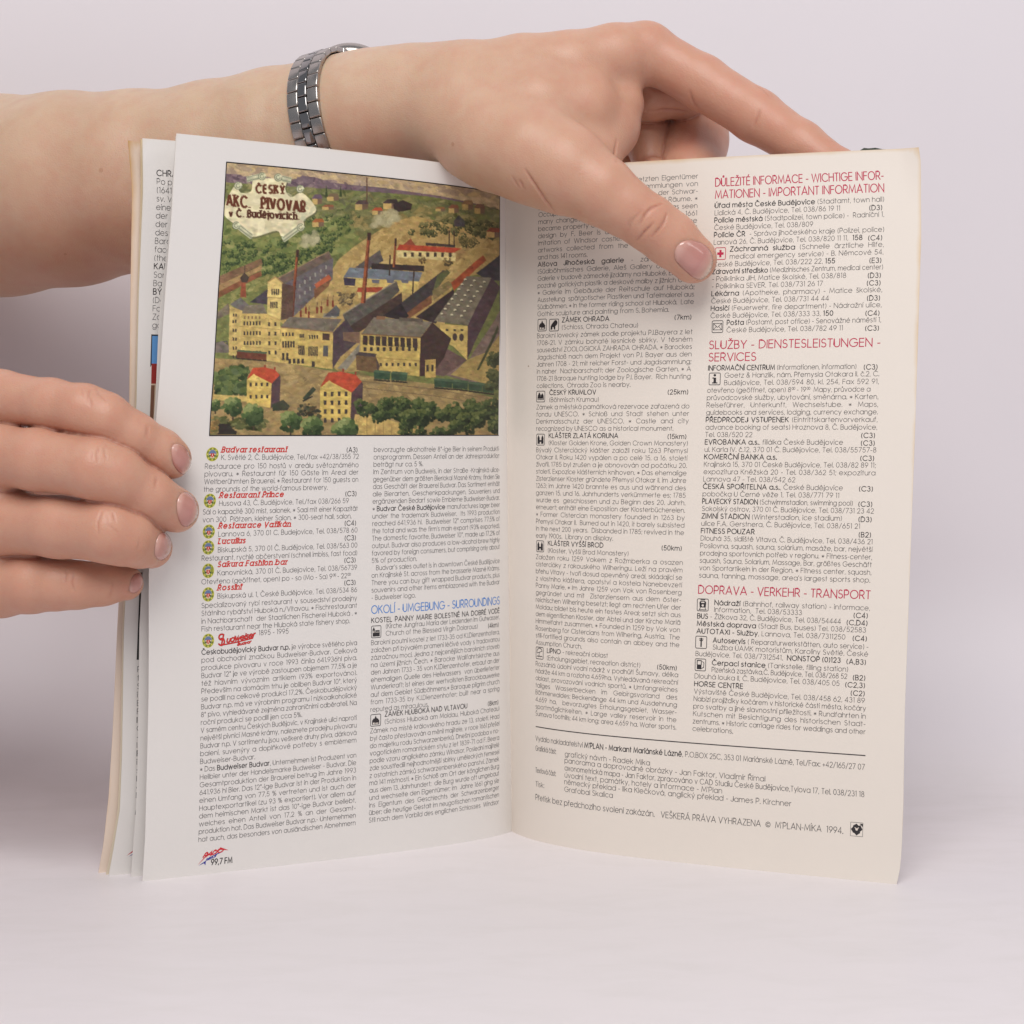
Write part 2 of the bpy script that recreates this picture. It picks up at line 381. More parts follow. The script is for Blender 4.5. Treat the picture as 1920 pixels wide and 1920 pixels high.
# ------------------------------------------------------------------ lettering: a thin geometric sans drawn with strokes
def arc(cx, cy, rx, ry, a0, a1, n=None):
    n = n or max(3, int(abs(a1 - a0) / 24) + 1)
    return [(cx + rx * math.cos(math.radians(a)), cy + ry * math.sin(math.radians(a))) for a in np.linspace(a0, a1, n)]
R_ = .26
O_ = arc(R_, R_, R_, R_, 0, 360, 17)
arch = lambda x0, w: [(x0, 0), (x0, .52), ] 
def nshape(x0, w):
    return arc(x0 + w / 2, .31, w / 2, .21, 170, 0) + [(x0 + w, 0)]
G = {
 'a': (.52, [O_, [(.52, 0), (.52, .52)]]), 'b': (.52, [O_, [(0, 0), (0, .72)]]), 'c': (.45, [arc(R_, R_, R_, R_, 42, 318)]),
 'd': (.52, [O_, [(.52, 0), (.52, .72)]]), 'e': (.52, [[(.02, .27), (.52, .27)], arc(R_, R_, R_, R_, 2, 322)]),
 'f': (.22, [[(.07, 0), (.07, .58)] + arc(.2, .58, .13, .14, 170, 80), [(0, .5), (.2, .5)]]),
 'g': (.52, [O_, [(.52, .52), (.52, .03)] + arc(.26, .02, .26, .22, 0, -155)]),
 'h': (.42, [[(0, 0), (0, .72)], nshape(0, .42)]), 'ı': (0, [[(0, 0), (0, .52)]]), 'i': (0, [[(0, 0), (0, .52)], [(0, .65), (0, .72)]]),
 'ȷ': (.02, [[(.02, .52), (.02, -.1)] + arc(-.06, -.1, .08, .09, 0, -90)]), 'j': (.02, [[(.02, .52), (.02, -.1)] + arc(-.06, -.1, .08, .09, 0, -90), [(.02, .65), (.02, .72)]]),
 'k': (.38, [[(0, 0), (0, .72)], [(.36, .52), (.02, .23)], [(.12, .33), (.38, 0)]]), 'l': (0, [[(0, 0), (0, .72)]]),
 'm': (.72, [[(0, 0), (0, .52)], nshape(0, .36), nshape(.36, .36)]), 'n': (.42, [[(0, 0), (0, .52)], nshape(0, .42)]), 'o': (.52, [O_]),
 'p': (.52, [O_, [(0, -.2), (0, .52)]]), 'q': (.52, [O_, [(.52, -.2), (.52, .52)]]), 'r': (.2, [[(0, 0), (0, .52)], arc(.2, .3, .2, .22, 170, 85)]),
 's': (.32, [arc(.165, .395, .14, .125, 35, 250) + arc(.155, .135, .165, .135, 75, -145)]),
 't': (.22, [[(.1, 0), (.1, .72)], [(0, .5), (.22, .5)]]), 'u': (.42, [[(0, .52), (0, .21)] + arc(.21, .21, .21, .21, 190, 350), [(.42, 0), (.42, .52)]]),
 'v': (.42, [[(0, .52), (.21, 0), (.42, .52)]]), 'w': (.7, [[(0, .52), (.17, 0), (.35, .5), (.53, 0), (.7, .52)]]), 'x': (.4, [[(0, 0), (.4, .52)], [(0, .52), (.4, 0)]]),
 'y': (.42, [[(0, .52), (.21, .02)], [(.42, .52), (.12, -.2)]]), 'z': (.36, [[(.02, .52), (.36, .52), (0, 0), (.36, 0)]]),
 'ß': (.42, [[(0, 0), (0, .55)] + arc(.16, .55, .16, .17, 180, -60) + arc(.2, .18, .2, .18, 80, -120)]),
 'A': (.6, [[(0, 0), (.3, .72), (.6, 0)], [(.1, .22), (.5, .22)]]), 'B': (.42, [[(0, 0), (0, .72), (.2, .72)] + arc(.22, .55, .16, .17, 90, -90) + [(0, .38)], [(.22, .38)] + arc(.22, .19, .2, .19, 90, -90) + [(0, 0)]]),
 'C': (.64, [arc(.36, .36, .36, .36, 40, 320)]), 'D': (.54, [[(0, 0), (0, .72), (.18, .72)] + arc(.18, .36, .36, .36, 90, -90) + [(0, 0)]]),
 'E': (.38, [[(.38, .72), (0, .72), (0, 0), (.38, 0)], [(0, .38), (.36, .38)]]), 'F': (.36, [[(.36, .72), (0, .72), (0, 0)], [(0, .38), (.34, .38)]]),
 'G': (.7, [arc(.36, .36, .36, .36, 42, 358), [(.40, .35), (.72, .35)]]), 'H': (.5, [[(0, 0), (0, .72)], [(.5, 0), (.5, .72)], [(0, .38), (.5, .38)]]), 'I': (0, [[(0, 0), (0, .72)]]),
 'J': (.34, [[(.34, .72), (.34, .17)] + arc(.17, .17, .17, .17, 0, -180)]), 'K': (.46, [[(0, 0), (0, .72)], [(.44, .72), (.02, .34)], [(.14, .44), (.46, 0)]]), 'L': (.34, [[(0, .72), (0, 0), (.34, 0)]]),
 'M': (.7, [[(0, 0), (.08, .72), (.35, .1), (.62, .72), (.7, 0)]]), 'N': (.54, [[(0, 0), (0, .72), (.54, 0), (.54, .72)]]), 'O': (.72, [arc(.36, .36, .36, .36, 0, 360, 21)]),
 'P': (.42, [[(0, 0), (0, .72), (.22, .72)] + arc(.22, .51, .2, .21, 90, -90) + [(0, .3)]]), 'Q': (.72, [arc(.36, .36, .36, .36, 0, 360, 21), [(.42, .2), (.68, -.02)]]),
 'R': (.44, [[(0, 0), (0, .72), (.22, .72)] + arc(.22, .52, .19, .2, 90, -90) + [(0, .32)], [(.2, .32), (.44, 0)]]),
 'S': (.4, [arc(.2, .54, .17, .18, 35, 255) + arc(.2, .19, .2, .19, 75, -150)]), 'T': (.4, [[(0, .72), (.4, .72)], [(.2, .72), (.2, 0)]]),
 'U': (.48, [[(0, .72), (0, .24)] + arc(.24, .24, .24, .24, 180, 360) + [(.48, .72)]]), 'V': (.54, [[(0, .72), (.27, 0), (.54, .72)]]), 'W': (.84, [[(0, .72), (.2, 0), (.42, .7), (.64, 0), (.84, .72)]]),
 'X': (.5, [[(0, 0), (.5, .72)], [(0, .72), (.5, 0)]]), 'Y': (.5, [[(0, .72), (.25, .32), (.5, .72)], [(.25, .32), (.25, 0)]]), 'Z': (.44, [[(.02, .72), (.44, .72), (0, 0), (.44, 0)]]),
 '0': (.44, [arc(.22, .36, .22, .36, 0, 360, 17)]), '1': (.16, [[(.0, .66), (.12, .72), (.12, 0)]]), '2': (.42, [arc(.21, .51, .2, .21, 170, -35) + [(.02, 0), (.42, 0)]]),
 '3': (.42, [arc(.2, .55, .17, .17, 150, -80), arc(.21, .2, .2, .2, 90, -160)]), '4': (.46, [[(.34, 0), (.34, .72), (0, .18), (.46, .18)]]),
 '5': (.42, [[(.38, .72), (.1, .72), (.05, .38)] + arc(.2, .23, .21, .23, 115, -150)]), '6': (.44, [arc(.22, .22, .22, .22, 0, 360, 15), [(.3, .72), (.04, .32)]]),
 '7': (.42, [[(0, .72), (.42, .72), (.12, 0)]]), '8': (.42, [arc(.21, .55, .16, .17, 0, 360, 13), arc(.21, .19, .21, .19, 0, 360, 13)]), '9': (.44, [arc(.22, .5, .22, .22, 0, 360, 15), [(.14, 0), (.4, .4)]]),
 '.': (.02, [[(.01, 0), (.01, .06)]]), ',': (.04, [[(.03, .06), (0, -.09)]]), ':': (.02, [[(.01, 0), (.01, .06)], [(.01, .42), (.01, .48)]]), ';': (.04, [[(.03, .06), (0, -.09)], [(.03, .42), (.03, .48)]]),
 '-': (.22, [[(0, .27), (.22, .27)]]), '/': (.34, [[(0, -.06), (.34, .76)]]), '(': (.14, [arc(.3, .32, .3, .48, 130, 230)]), ')': (.14, [arc(-.16, .32, .3, .48, 50, -50)]),
 '+': (.38, [[(0, .26), (.38, .26)], [(.19, .07), (.19, .45)]]), "'": (.02, [[(.02, .72), (.01, .56)]]), '°': (.18, [arc(.09, .62, .09, .1, 0, 360, 9)]),
 '%': (.6, [arc(.12, .55, .12, .16, 0, 360, 9), arc(.48, .17, .12, .16, 0, 360, 9), [(.14, -.02), (.46, .74)]]), '&': (.5, [[(.48, 0), (.12, .5)] + arc(.22, .58, .13, .13, 200, -20) + arc(.19, .18, .19, .19, 95, 300) + [(.46, .3)]]),
 '✶': (.36, [[(.18, .1), (.18, .5)], [(.0, .19), (.36, .41)], [(.0, .41), (.36, .19)]]), '©': (.6, [arc(.3, .32, .3, .3, 0, 360, 19), arc(.3, .32, .15, .15, 45, 315)]),
 '&amp;': (.1, []),
}
MARKS = {'\u0301': lambda b: [[(-.03, b), (.07, b + .13)]], '\u030c': lambda b: [[(-.1, b + .11), (0, b + .01), (.1, b + .11)]], '\u030a': lambda b: [arc(0, b + .06, .07, .07, 0, 360, 9)],
         '\u0308': lambda b: [[(-.1, b + .02), (-.1, b + .09)], [(.1, b + .02), (.1, b + .09)]]}
CACHE = {}
def glyph(ch):
    if ch in CACHE: return CACHE[ch]
    if ch in G: r = G[ch]
    else:
        d = unicodedata.normalize('NFD', ch)
        base = {'i': 'ı', 'j': 'ȷ'}.get(d[0], d[0]) if len(d) > 1 else d[0]
        w, st = G.get(base, (.4, []))
        st = list(st)
        if len(d) > 1:
            if d[0] in 'dt' and d[1] == '\u030c': st = st + [[(w + .09, .74), (w + .05, .58)]]; w += .08
            else:
                b = .8 if d[0].isupper() else .6
                st = st + [[(x + w / 2, y) for x, y in s] for s in MARKS[d[1]](b)]
        r = (w, st)
    CACHE[ch] = r
    return r

class Ink:
    """collects printed strokes and patches in flat sheet millimetres (x from the column's left, y up) and lays them on a sheet"""
    def __init__(s): s.v, s.f, s.c, s.h, s.lay = [], [], [], [], 0
    def stroke(s, pts, w, col, wx=None):
        pts = np.asarray(pts, float)
        if len(pts) < 2: return
        closed = np.allclose(pts[0], pts[-1])
        d = np.diff(pts, axis=0); L = np.hypot(d[:, 0], d[:, 1]); L[L == 0] = 1e-9
        d = d / L[:, None]
        if not closed:
            pts = pts.copy(); pts[0] -= d[0] * w * .25; pts[-1] += d[-1] * w * .25
        nrm = np.c_[-d[:, 1], d[:, 0]]
        prev = np.r_[nrm[-1:] if closed else nrm[:1], nrm]; nxt = np.r_[nrm, nrm[:1] if closed else nrm[-1:]]
        m = prev + nxt; k = (m * m).sum(1); k[k < .35] = .35
        m = m * (2 / k)[:, None] * w / 2
        s.lay = (s.lay + 1) % 5
        b = len(s.v)
        for p, q in zip(pts, m):
            s.v.append((p[0] + q[0], p[1] + q[1])); s.v.append((p[0] - q[0], p[1] - q[1]))
        n = len(pts)
        s.c += [col] * (2 * n); s.h += [s.lay * .0025] * (2 * n)
        for i in range(n - 1):
            a = b + 2 * i
            s.f.append((a, a + 1, a + 3, a + 2))
    def poly(s, pts, col, h=0.0, triangulate=False):
        b = len(s.v)
        s.v += [tuple(p) for p in pts]; s.c += [col] * len(pts); s.h += [h] * len(pts)
        s.f.append(tuple(range(b, b + len(pts))))
    def disc(s, cx, cy, rx, ry, col, h=0.0, n=18):
        s.poly(arc(cx, cy, rx, ry, 0, 360, n + 1)[:-1], col, h)
    def ring(s, cx, cy, rx, ry, w, col): s.stroke(arc(cx, cy, rx, ry, 0, 360, 21), w, col)
    def box(s, x0, y0, x1, y1, col, h=0.0): s.poly([(x0, y0), (x1, y0), (x1, y1), (x0, y1)], col, h)
    def lay_on(s, name, sheet, parent, uv, material=None, lift=0.03):
        v = np.array(s.v)
        U, V = uv(v[:, 0], v[:, 1])
        P = sheet.on(U, V, np.array(s.h) + lift)
        ob = mesh_object(name, P, s.f, material or INK, parent, False, np.array(s.c)[:, :3])
        pass
        return ob

BLACK = srgb(48, 44, 46); GREY = srgb(66, 62, 64); RED = srgb(205, 52, 42); CRIM = srgb(190, 44, 78); BLUE = srgb(66, 130, 205)
DARKRED = srgb(150, 30, 34)

def words(text):
    """[(char, bold)] runs; { } bold"""
    out, bold = [], False
    for ch in text:
        if ch == '{': bold = True
        elif ch == '}': bold = False
        else: out.append((ch, bold))
    return out

SB, SPACE = .155, .28
def advance(run):
    w = 0; i = 0
    for ch, b in run:
        if ch == '^': continue
        w += SPACE if ch == ' ' else glyph(ch)[0] + SB + (.03 if b else 0)
    return w - SB

def set_line(ink, x0, x1, y, text, em, col, weight=.062, bweight=.108, bcol=BLACK, justify=True, serif=False, right=None):
    run = words(text)
    nat = advance(run) * em
    width = x1 - x0
    sx, extra = 1.0, 0.0
    nsp = sum(1 for c, b in run if c == ' ')
    if nat > width: sx = width / nat
    elif justify and nsp:
        tight = min(1.12, width / nat); sx = 1 + (tight - 1) * .5
        extra = (width - nat * sx) / nsp
    if right: x0 = x1 - nat * sx
    x = x0
    k = 0
    sup = False
    if serif: sx *= 1.1
    for ch, b in run:
        if ch == ' ': x += SPACE * em * sx + extra; continue
        if ch == '^': sup = True; continue
        w, st = glyph(ch)
        e, yy = (em * .55, y + em * .33) if sup else (em, y)
        wt = (bweight if b else weight) * em * (.75 if sup else 1)
        for line in st:
            if len(line) == 2 and abs(line[0][1] - line[1][1]) < .12 and abs(line[0][0] - line[1][0]) < .05: wt_ = wt * 1.6
            else: wt_ = wt
            if serif:
                pts = [(x + (px * .86 + py * .22) * e * sx, yy + py * e * .96) for px, py in line]
            else:
                pts = [(x + px * e * sx, yy + py * e) for px, py in line]
            ink.stroke(pts, wt_, bcol if b else col)
            if serif:
                for p, q in ((line[0], line[1]), (line[-1], line[-2])):
                    if abs(p[0] - q[0]) < .03 and min(abs(p[1] - t) for t in (0, .52, .72, -.2)) < .03:
                        cx_ = x + (p[0] * .86 + p[1] * .22) * e * sx
                        ink.stroke([(cx_ - .16 * e, yy + p[1] * e * .96), (cx_ + .16 * e, yy + p[1] * e * .96)], wt * .72, bcol if b else col)
        x += (w + SB + (.03 if b else 0)) * (e if sup else em) * sx * (.85 if sup else 1)
        sup = False
    return x

WID = 130.0
def column(sheet, rows, ul, ur, em, parent, names=('printed_text', 'heading'), indent=5.0, indent2=9.6, red=RED, head=CRIM, flip=False, mid='right'):
    """rows (v, text); ul, ur: functions of v giving the column's left and right edge in u"""
    body, heads, hv = Ink(), [], -9
    # flat space: x mm from the column's left edge (width Wc), y = v * PAGE_H
    vm = np.array([r[0] for r in rows]); v0 = vm.mean()
    Wc = abs(ur(v0) - ul(v0)) * WID
    for v, t in rows:
        y = v * PAGE_H
        right = None
        if '|' in t: t, right = t.split('|')
        just = not t.endswith('~') and right is None
        if t.endswith('~'): t = t[:-1]
        x0 = 0.0
        if t.startswith('>>'): x0, t = indent2, t[2:]
        elif t.startswith('>'): x0, t = indent, t[1:]
        if t.startswith('H{'):
            if abs(v - hv) > .02: heads.append(Ink())
            hv = v
            set_line(heads[-1], 0, Wc, y, t[1:].replace('{', '').replace('}', ''), em * 1.68, head, .08, justify=just)
        elif t.startswith('B{'):
            heads.append(Ink()); set_line(heads[-1], x0, Wc, y, t[1:], em * 1.08, red, .1, .155, red, False, True)
        else:
            set_line(body, x0, Wc if right is None else Wc - .5 - (advance(words('{' + right + '}')) + .9) * em, y, t, em, GREY, justify=just)
        if right: set_line(body, 0, Wc - .5, y - .12 * em, '{' + right + '}' if mid == 'right' else right, em, GREY, bweight=.1, justify=False, right=True)
    def uv(x, y):
        v = y / PAGE_H
        return ul(v) + (ur(v) - ul(v)) * x / Wc, v
    body.lay_on(names[0], sheet, parent, uv)
    for h_ in heads: h_.lay_on(names[1], sheet, parent, uv)

TEXT_LEFT_FIRST=[
 (0.5837,'>B{Budvar restaurant}|(A3)'),
 (0.5733,'>K. Světlé 2, Č. Budějovice, Tel./fax +42/38/355 72'),
 (0.5614,'Restaurace pro 150 hostů v areálu světoznámého'),
 (0.5511,'pivovaru. ✶ Restaurant für 150 Gäste im Areal der'),
 (0.5408,'Weltberühmten Brauerei. ✶ Restaurant for 150 guests on'),
 (0.5304,'the grounds of the world-famous brewery.~'),
 (0.5217,'>B{Restaurant Prince}|(C3)'),
 (0.5109,'>Husova 43, Č. Budějovice, Tel./fax 038/266 59~'),
 (0.4996,'Sál o kapacitě 300 míst, salonek. ✶ Saal mit einer Kapazität'),
 (0.4891,'von 300  Plätzen, kleiner Salon. ✶ 300-seat hall, salon.~'),
 (0.4801,'>B{Restaurace Vatikán}|(C4)'),
 (0.4689,'>Lannova 6, 370 01 C. Budejovice, Tel. 038/578 60'),
 (0.4591,'>B{Lucullus}|(C3)'),
 (0.4474,'>Biskupská 5, 370 01 Č. Budějovice, Tel. 038/563 00'),
 (0.4365,'Restaurant, rychlé občerstvení (schnell imbiss, fast food)'),
 (0.4274,'>B{Sakura Fashion bar}|(C3)'),
 (0.4158,'>Kanovnická, 370 01 Č. Budejovice, Tel. 038/56739'),
 (0.4045,'Otevřeno (geöffnet, open) po - so (Mo - Sa) 9^0^0 - 22^0^0~'),
 (0.3954,'>B{Rossini}|(C3)'),
 (0.3839,'>Biskupská ul. 1, České Budějovice, Tel. 038/534 86'),
 (0.3720,'Specializovaný rybí restaurant v sousedství prodejny'),
 (0.3613,'Státního rybářství Hluboká n./Vltavou. ✶ Fischrestaurant'),
 (0.3505,'in Nachbarschaft  der Staatlichen Fischerei Hluboká . ✶'),
 (0.3398,'Fish restaurant near the Hluboká state fishery shop.~'),
 (0.3302,'>>1895 - 1995~'),
 (0.3078,'{Českobudějovický Budvar n.p.} je výrobce světlého piva'),
 (0.2971,'pod obchodní značkou Budweiser-Budvar. Celková'),
 (0.2863,'produkce pivovaru v roce 1993 činila 641.936hl piva.'),
 (0.2756,'Budvar 12° je ve výrobě zastoupen objemem 77,5% a je'),
 (0.2648,'též hlavním vývozním artiklem (93% exportováno).'),
 (0.2540,'Především na domácím trhu je oblíben Budvar 10°, který'),
 (0.2432,'se podílí na celkové produkci 17,2%. Českobudějovický'),
 (0.2324,'Budvar n.p. má ve výrobním programu i nízkoalkoholické'),
 (0.2215,'8° pivo, vyhledávané zejména zahraničními odběrateli. Na'),
 (0.2107,'roční produkci se podílí jen cca 5%.~'),
 (0.1999,'V samém centru Českých Budějovic, v Krajinské ulici naproti'),
 (0.1890,'největší pivnici Masné krámy, naleznete prodejnu pivovaru'),
 (0.1781,'Budvar n.p. V sortimentu jsou veškeré druhy piva, dárková'),
 (0.1673,'balení, suvenýry a doplňkové potřeby s emblémem'),
 (0.1564,'Budweiser-Budvar.~'),
 (0.1455,'✶ Das {Budweiser Budvar}, Unternehmen ist Produzent von'),
 (0.1346,'Hellbier unter der Handelsmarke Budweiser - Budvar. Die'),
 (0.1237,'Gesamtproduktion der Brauerei betrug im Jahre 1993'),
 (0.1128,'641.936 hl Bier. Das 12°-ige Budvar ist in der Produktion in'),
 (0.1019,'einen Umfang von 77,5 % vertreten und ist auch der'),
 (0.0909,'Hauptexportartikel (zu 93 % exportiert). Vor allem auf'),
 (0.0800,'dem heimischen Markt ist das 10°-ige Budvar beliebt,'),
 (0.0690,'welches einen Anteil von 17,2 % an der Gesamt-'),
 (0.0581,'produktion hat. Das Budweiser Budvar n.p.- Unternehmen'),
 (0.0470,'hat auch, das besonders von ausländischen Abnehmern')]
TEXT_LEFT_SECOND=[
 (0.5828,'bevorzugte alkoholfreie 8°-ige Bier in seinem Produkti-'),
 (0.5722,'onsprogramm. Dessen Anteil an der Jahresproduktion'),
 (0.5617,'beträgt nur ca. 5 %.~'),
 (0.5512,'Im Zentrum von Budweis, in der Straße -Krajinská ulice-'),
 (0.5406,'gegenüber dem größten Bierlokal Masné Krámy, finden Sie'),
 (0.5301,'das Geschäft der Brauerei Budvar. Das Sortiment enthält'),
 (0.5195,'alle Bierarten, Geschenkpackungen, Souveniers und'),
 (0.5090,'ergänzenden Bedarf sowie Embleme Budweiser-Budvar.'),
 (0.4984,'✶ {Budvar České Budějovice} manufactures lager beer'),
 (0.4878,'under the trademark Budweiser.  Its 1993 production'),
 (0.4773,'reached 641,936 hl.  Budweiser 12° comprises 77.5% of'),
 (0.4667,"the total and was the firm's main export (93% exported)."),
 (0.4561,'The domestic favorite, Budweiser 10°, made up 17.2% of'),
 (0.4455,'output. Budvar also produces a low-alcohol brew highly'),
 (0.4349,'favored by foreign consumers, but comprising only about'),
 (0.4243,'5% of production.~'),
 (0.4137,"   Budvar's sales outlet is in downtown České Budějovice"),
 (0.4030,'on Krajinské St. across from the brasserie Masné Krámy.'),
 (0.3924,'There you can buy gift wrapped Budvar products, plus'),
 (0.3818,'souvenirs and other items emblazoned with the Budvar'),
 (0.3711,'- Budweiser logo.~'),
 (0.3514,'H{OKOLÍ - UMGEBUNG - SURROUNDINGS}'),
 (0.3382,'{KOSTEL PANNY MARIE BOLESTNÉ NA DOBRÉ VODĚ}'),
 (0.3288,'>(Kirche Jungfrau Maria der Leidenden im Gutwasser,'),
 (0.3183,'>Church of the Blessed Virgin Dolorous)~|(4km)'),
 (0.3061,'Barokní poutní kostel z let 1733-35 od K.I.Dienzenhofera,'),
 (0.2954,'založen při bývalém prameni léčivé vody s tradovanou'),
 (0.2847,'zázračnou mocí. Jedna z nejcenějších barokních staveb'),
 (0.2740,'na území jižních Čech. ✶ Barocke Wallfahrtskirche aus'),
 (0.2633,'den Jahren 1733 - 35 von K.I.Dienzenhofer, erbaut an der'),
 (0.2525,'ehemaligen Quelle des Heilwassers  von überlieferter'),
 (0.2418,'Wunderkraft; ist eines der wertvollsten Barockbauwerke'),
 (0.2310,'auf dem Gebiet Südböhmens.✶ Baroque pilgrim church'),
 (0.2203,'from 1733-35 by K.I.Dienzenhofer; built near a spring'),
 (0.2095,'reputed as miraculous.~'),
 (0.2009,'>{ZÁMEK HLUBOKÁ NAD VLTAVOU}~|(8km)'),
 (0.1902,'>(Schloss Hluboká am Moldau, Hluboká Chateau)'),
 (0.1783,'Zámek na místě královského hradu ze 13. století. Hrad'),
 (0.1675,'byl často přestavován a měnil majitele, v roce 1661 přešel'),
 (0.1567,'do majetku rodu Schwarzenberků. Dnešní podoba v no-'),
 (0.1459,'vogotickém romantickém stylu z let 1839-71 od F. Beera'),
 (0.1351,'podle vzoru anglického zámku Windsor. Poslední majitelé'),
 (0.1243,'zde soustředili nejhodnotnější sbírky uměleckých řemesel'),
 (0.1134,'z ostatních zámků schwarzenberského panství. Zámek'),
 (0.1026,'má 141 místností. ✶ Ein Schloß am Ort der könglichen Burg'),
 (0.0918,'aus dem 13. Jahrhundert;  die Burg wurde oft umgebaut'),
 (0.0809,'und wechselte den Eigentümer; im  Jahre 1661 ging sie'),
 (0.0701,'ins  Eigentum  des  Geschlechts  der  Schwarzenberger'),
 (0.0592,'über; die heutige Gestalt im neugotischen romantischen'),
 (0.0483,'Stil nach dem Vorbild des englichen Schlosses  Windsor')]
TEXT_RIGHT_FIRST=[
 (0.9715,'má 141 místností. Hier haben die letzten Eigentümer'),
 (0.9610,'die wertvollsten Stücke aus den Sammlungen von'),
 (0.9506,'Kunstgewerbe aus anderen Schlössern der Schwar-'),
 (0.9401,'zenberger konzentriert; das Schloß hat 141 Räume. ✶'),
 (0.9296,'Occupies the site of a 13th c. royal castle, has seen'),
 (0.9191,'many changes in appearance and owners; in 1661'),
 (0.9087,'became property of the Schwarzenberg family. The'),
 (0.8982,'design by F. Beer is an 1839-71 romantic revival'),
 (0.8877,'imitation of Windsor castle.  It contains the best'),
 (0.8772,"artworks collected from the family's residences"),
 (0.8667,'and has 141 rooms.~'),
 (0.8562,'{Alšova Jihočeská galerie} - zámek Hluboká'),
 (0.8458,'(Südböhmisches Galerie, Aleš Gallery of South B.)'),
 (0.8353,'Galerie v budově zámecké jízdárny na Hluboké. Expozice'),
 (0.8248,'pozdně gotických plastik a deskové malby z jižních Čech.'),
 (0.8143,'✶ Galerie im Gebäude der Reitschule auf Hluboká;'),
 (0.8038,'Ausstellung  spätgotischer Plastiken und Tafelmalerei aus'),
 (0.7933,'Südböhmen. ✶ In the former riding school at Hluboká.  Late'),
 (0.7829,'Gothic sculpture and painting from S. Bohemia.~'),
 (0.7724,'>>{ZÁMEK OHRADA}~|(7km)'),
 (0.7618,'>>(Schloss, Ohrada Chateau)~'),
 (0.7505,'Barokní lovecký zámek podle projektu P.I.Bayera z let'),
 (0.7399,'1708-21. V zámku bohaté lesnické sbírky. V těsném'),
 (0.7294,'sousedství ZOOLOGICKÁ ZAHRADA OHRADA. ✶ Barockes'),
 (0.7188,'Jagdschloß nach dem Projekt von P.I. Bayer aus den'),
 (0.7082,'Jahren 1708 - 21; mit reicher Forst- und Jagdsammlung;'),
 (0.6977,'in naher  Nachbarschaft: der Zoologische Garten. ✶ A'),
 (0.6871,'1708-21 Baroque hunting lodge by P.I. Bayer.  Rich hunting'),
 (0.6765,'collections.  Ohrada Zoo is nearby.~'),
 (0.6660,'>{ČESKÝ KRUMLOV}~|(25km)'),
 (0.6554,'>(Böhmisch Krumau)~'),
 (0.6448,'Zámek a městská památková rezervace zařazená do'),
 (0.6342,'fondu UNESCO. ✶ Schloß und Stadt stehen unter'),
 (0.6237,'Denkmalsschutz der UNESCO. ✶ Castle and city'),
 (0.6131,'recognized by UNESCO as a historical monument.~'),
 (0.6025,'>{KLÁŠTER ZLATÁ KORUNA}~|(15km)'),
 (0.5919,'>(Kloster Golden Krone, Golden Crown Monastery)'),
 (0.5813,'Bývalý Cisterciácký klášter založil roku 1263 Přemysl'),
 (0.5707,'Otakar II. Roku 1420 vypálen a po celé 15. a 16. století'),
 (0.5601,'živořil. 1785 byl zrušen a je obnovován od počátku 20.'),
 (0.5495,'století. Expozice klášterních knihoven. ✶ Das ehemalige'),
 (0.5389,'Zisterzienser Kloster gründete Přemysl Otakar II. im Jahre'),
 (0.5283,'1263; im Jahre 1420 brannte es aus und während des'),
 (0.5177,'ganzen 15. und 16. Jahrhunderts verkümmerte es; 1785'),
 (0.5071,'wurde es  geschlossen und zu Beginn des 20. Jahrh.'),
 (0.4965,'erneuert; enthält eine Exposition der Klosterbüchereien.'),
 (0.4858,'✶ Former Cistercian monastery founded in 1263 by'),
 (0.4752,'Přemysl Otakar II.  Burned out in 1420, it barely subsisted'),
 (0.4646,'in the next 200 years.  Disbanded in 1785; revived in the'),
 (0.4540,'early 1900s.  Library on display.~'),
 (0.4434,'>{KLÁŠTER VYŠŠÍ BROD}~|(50km)'),
 (0.4327,'>(Kloster, Vyšší Brod Monastery)~'),
 (0.4221,'Založen roku 1259 Vokem z Rožmberka a osazen'),
 (0.4115,'cisterciáky z rakouského Wilheringu. Leží na pravém'),
 (0.4009,'břehu Vltavy - tvoří dosud opevněný areál, skládající se'),
 (0.3902,'z vlastního kláštera, opatství a kostela Nanebevzetí'),
 (0.3796,'Panny Marie. ✶ Im Jahre 1259 von Vok von Rosenberg'),
 (0.3689,'gegründet und mit  Zisterziensern aus dem öster-'),
 (0.3583,'reichischen Wilhering besetzt; liegt am rechten Ufer der'),
 (0.3477,'Moldau; bildet bis heute ein festes Areal; setzt sich aus'),
 (0.3370,'dem eigentlichen Kloster, der Abtei und der Kirche Mariä'),
 (0.3264,'Himmelfahrt zusammen. ✶ Founded in 1259 by Vok von'),
 (0.3157,'Rosenberg for Cistercians from Wilhering, Austria.  The'),
 (0.3051,'still-fortified grounds also contain an abbey and the'),
 (0.2944,'Assumption Church.~'),
 (0.2838,'>{LIPNO} - rekreační oblast~'),
 (0.2731,'>(Erholungsgebiet, recreation district)~|(50km)'),
 (0.2624,'Rozsáhlá údolní vodní nádrž v podhůří Šumavy, délka'),
 (0.2518,'nádrže 44 km a rozloha 4.659ha. Vyhledávaná rekreační'),
 (0.2411,'oblast, provozování vodních sportů. ✶ Umfangreiches'),
 (0.2304,'tailges  Wasserbecken  im  Gebirgsvorland  des'),
 (0.2198,'Böhmerwaldes; Beckenlänge 44 km und Ausdehnung'),
 (0.2091,'4.659 ha,  bevorzugtes Erholungsgebiet, Wasser-'),
 (0.1984,'sportmöglichkeiten. ✶ Large valley reservoir in the'),
 (0.1878,'Šumava foothills; 44 km long; area 4,659 ha. Water sports.')]
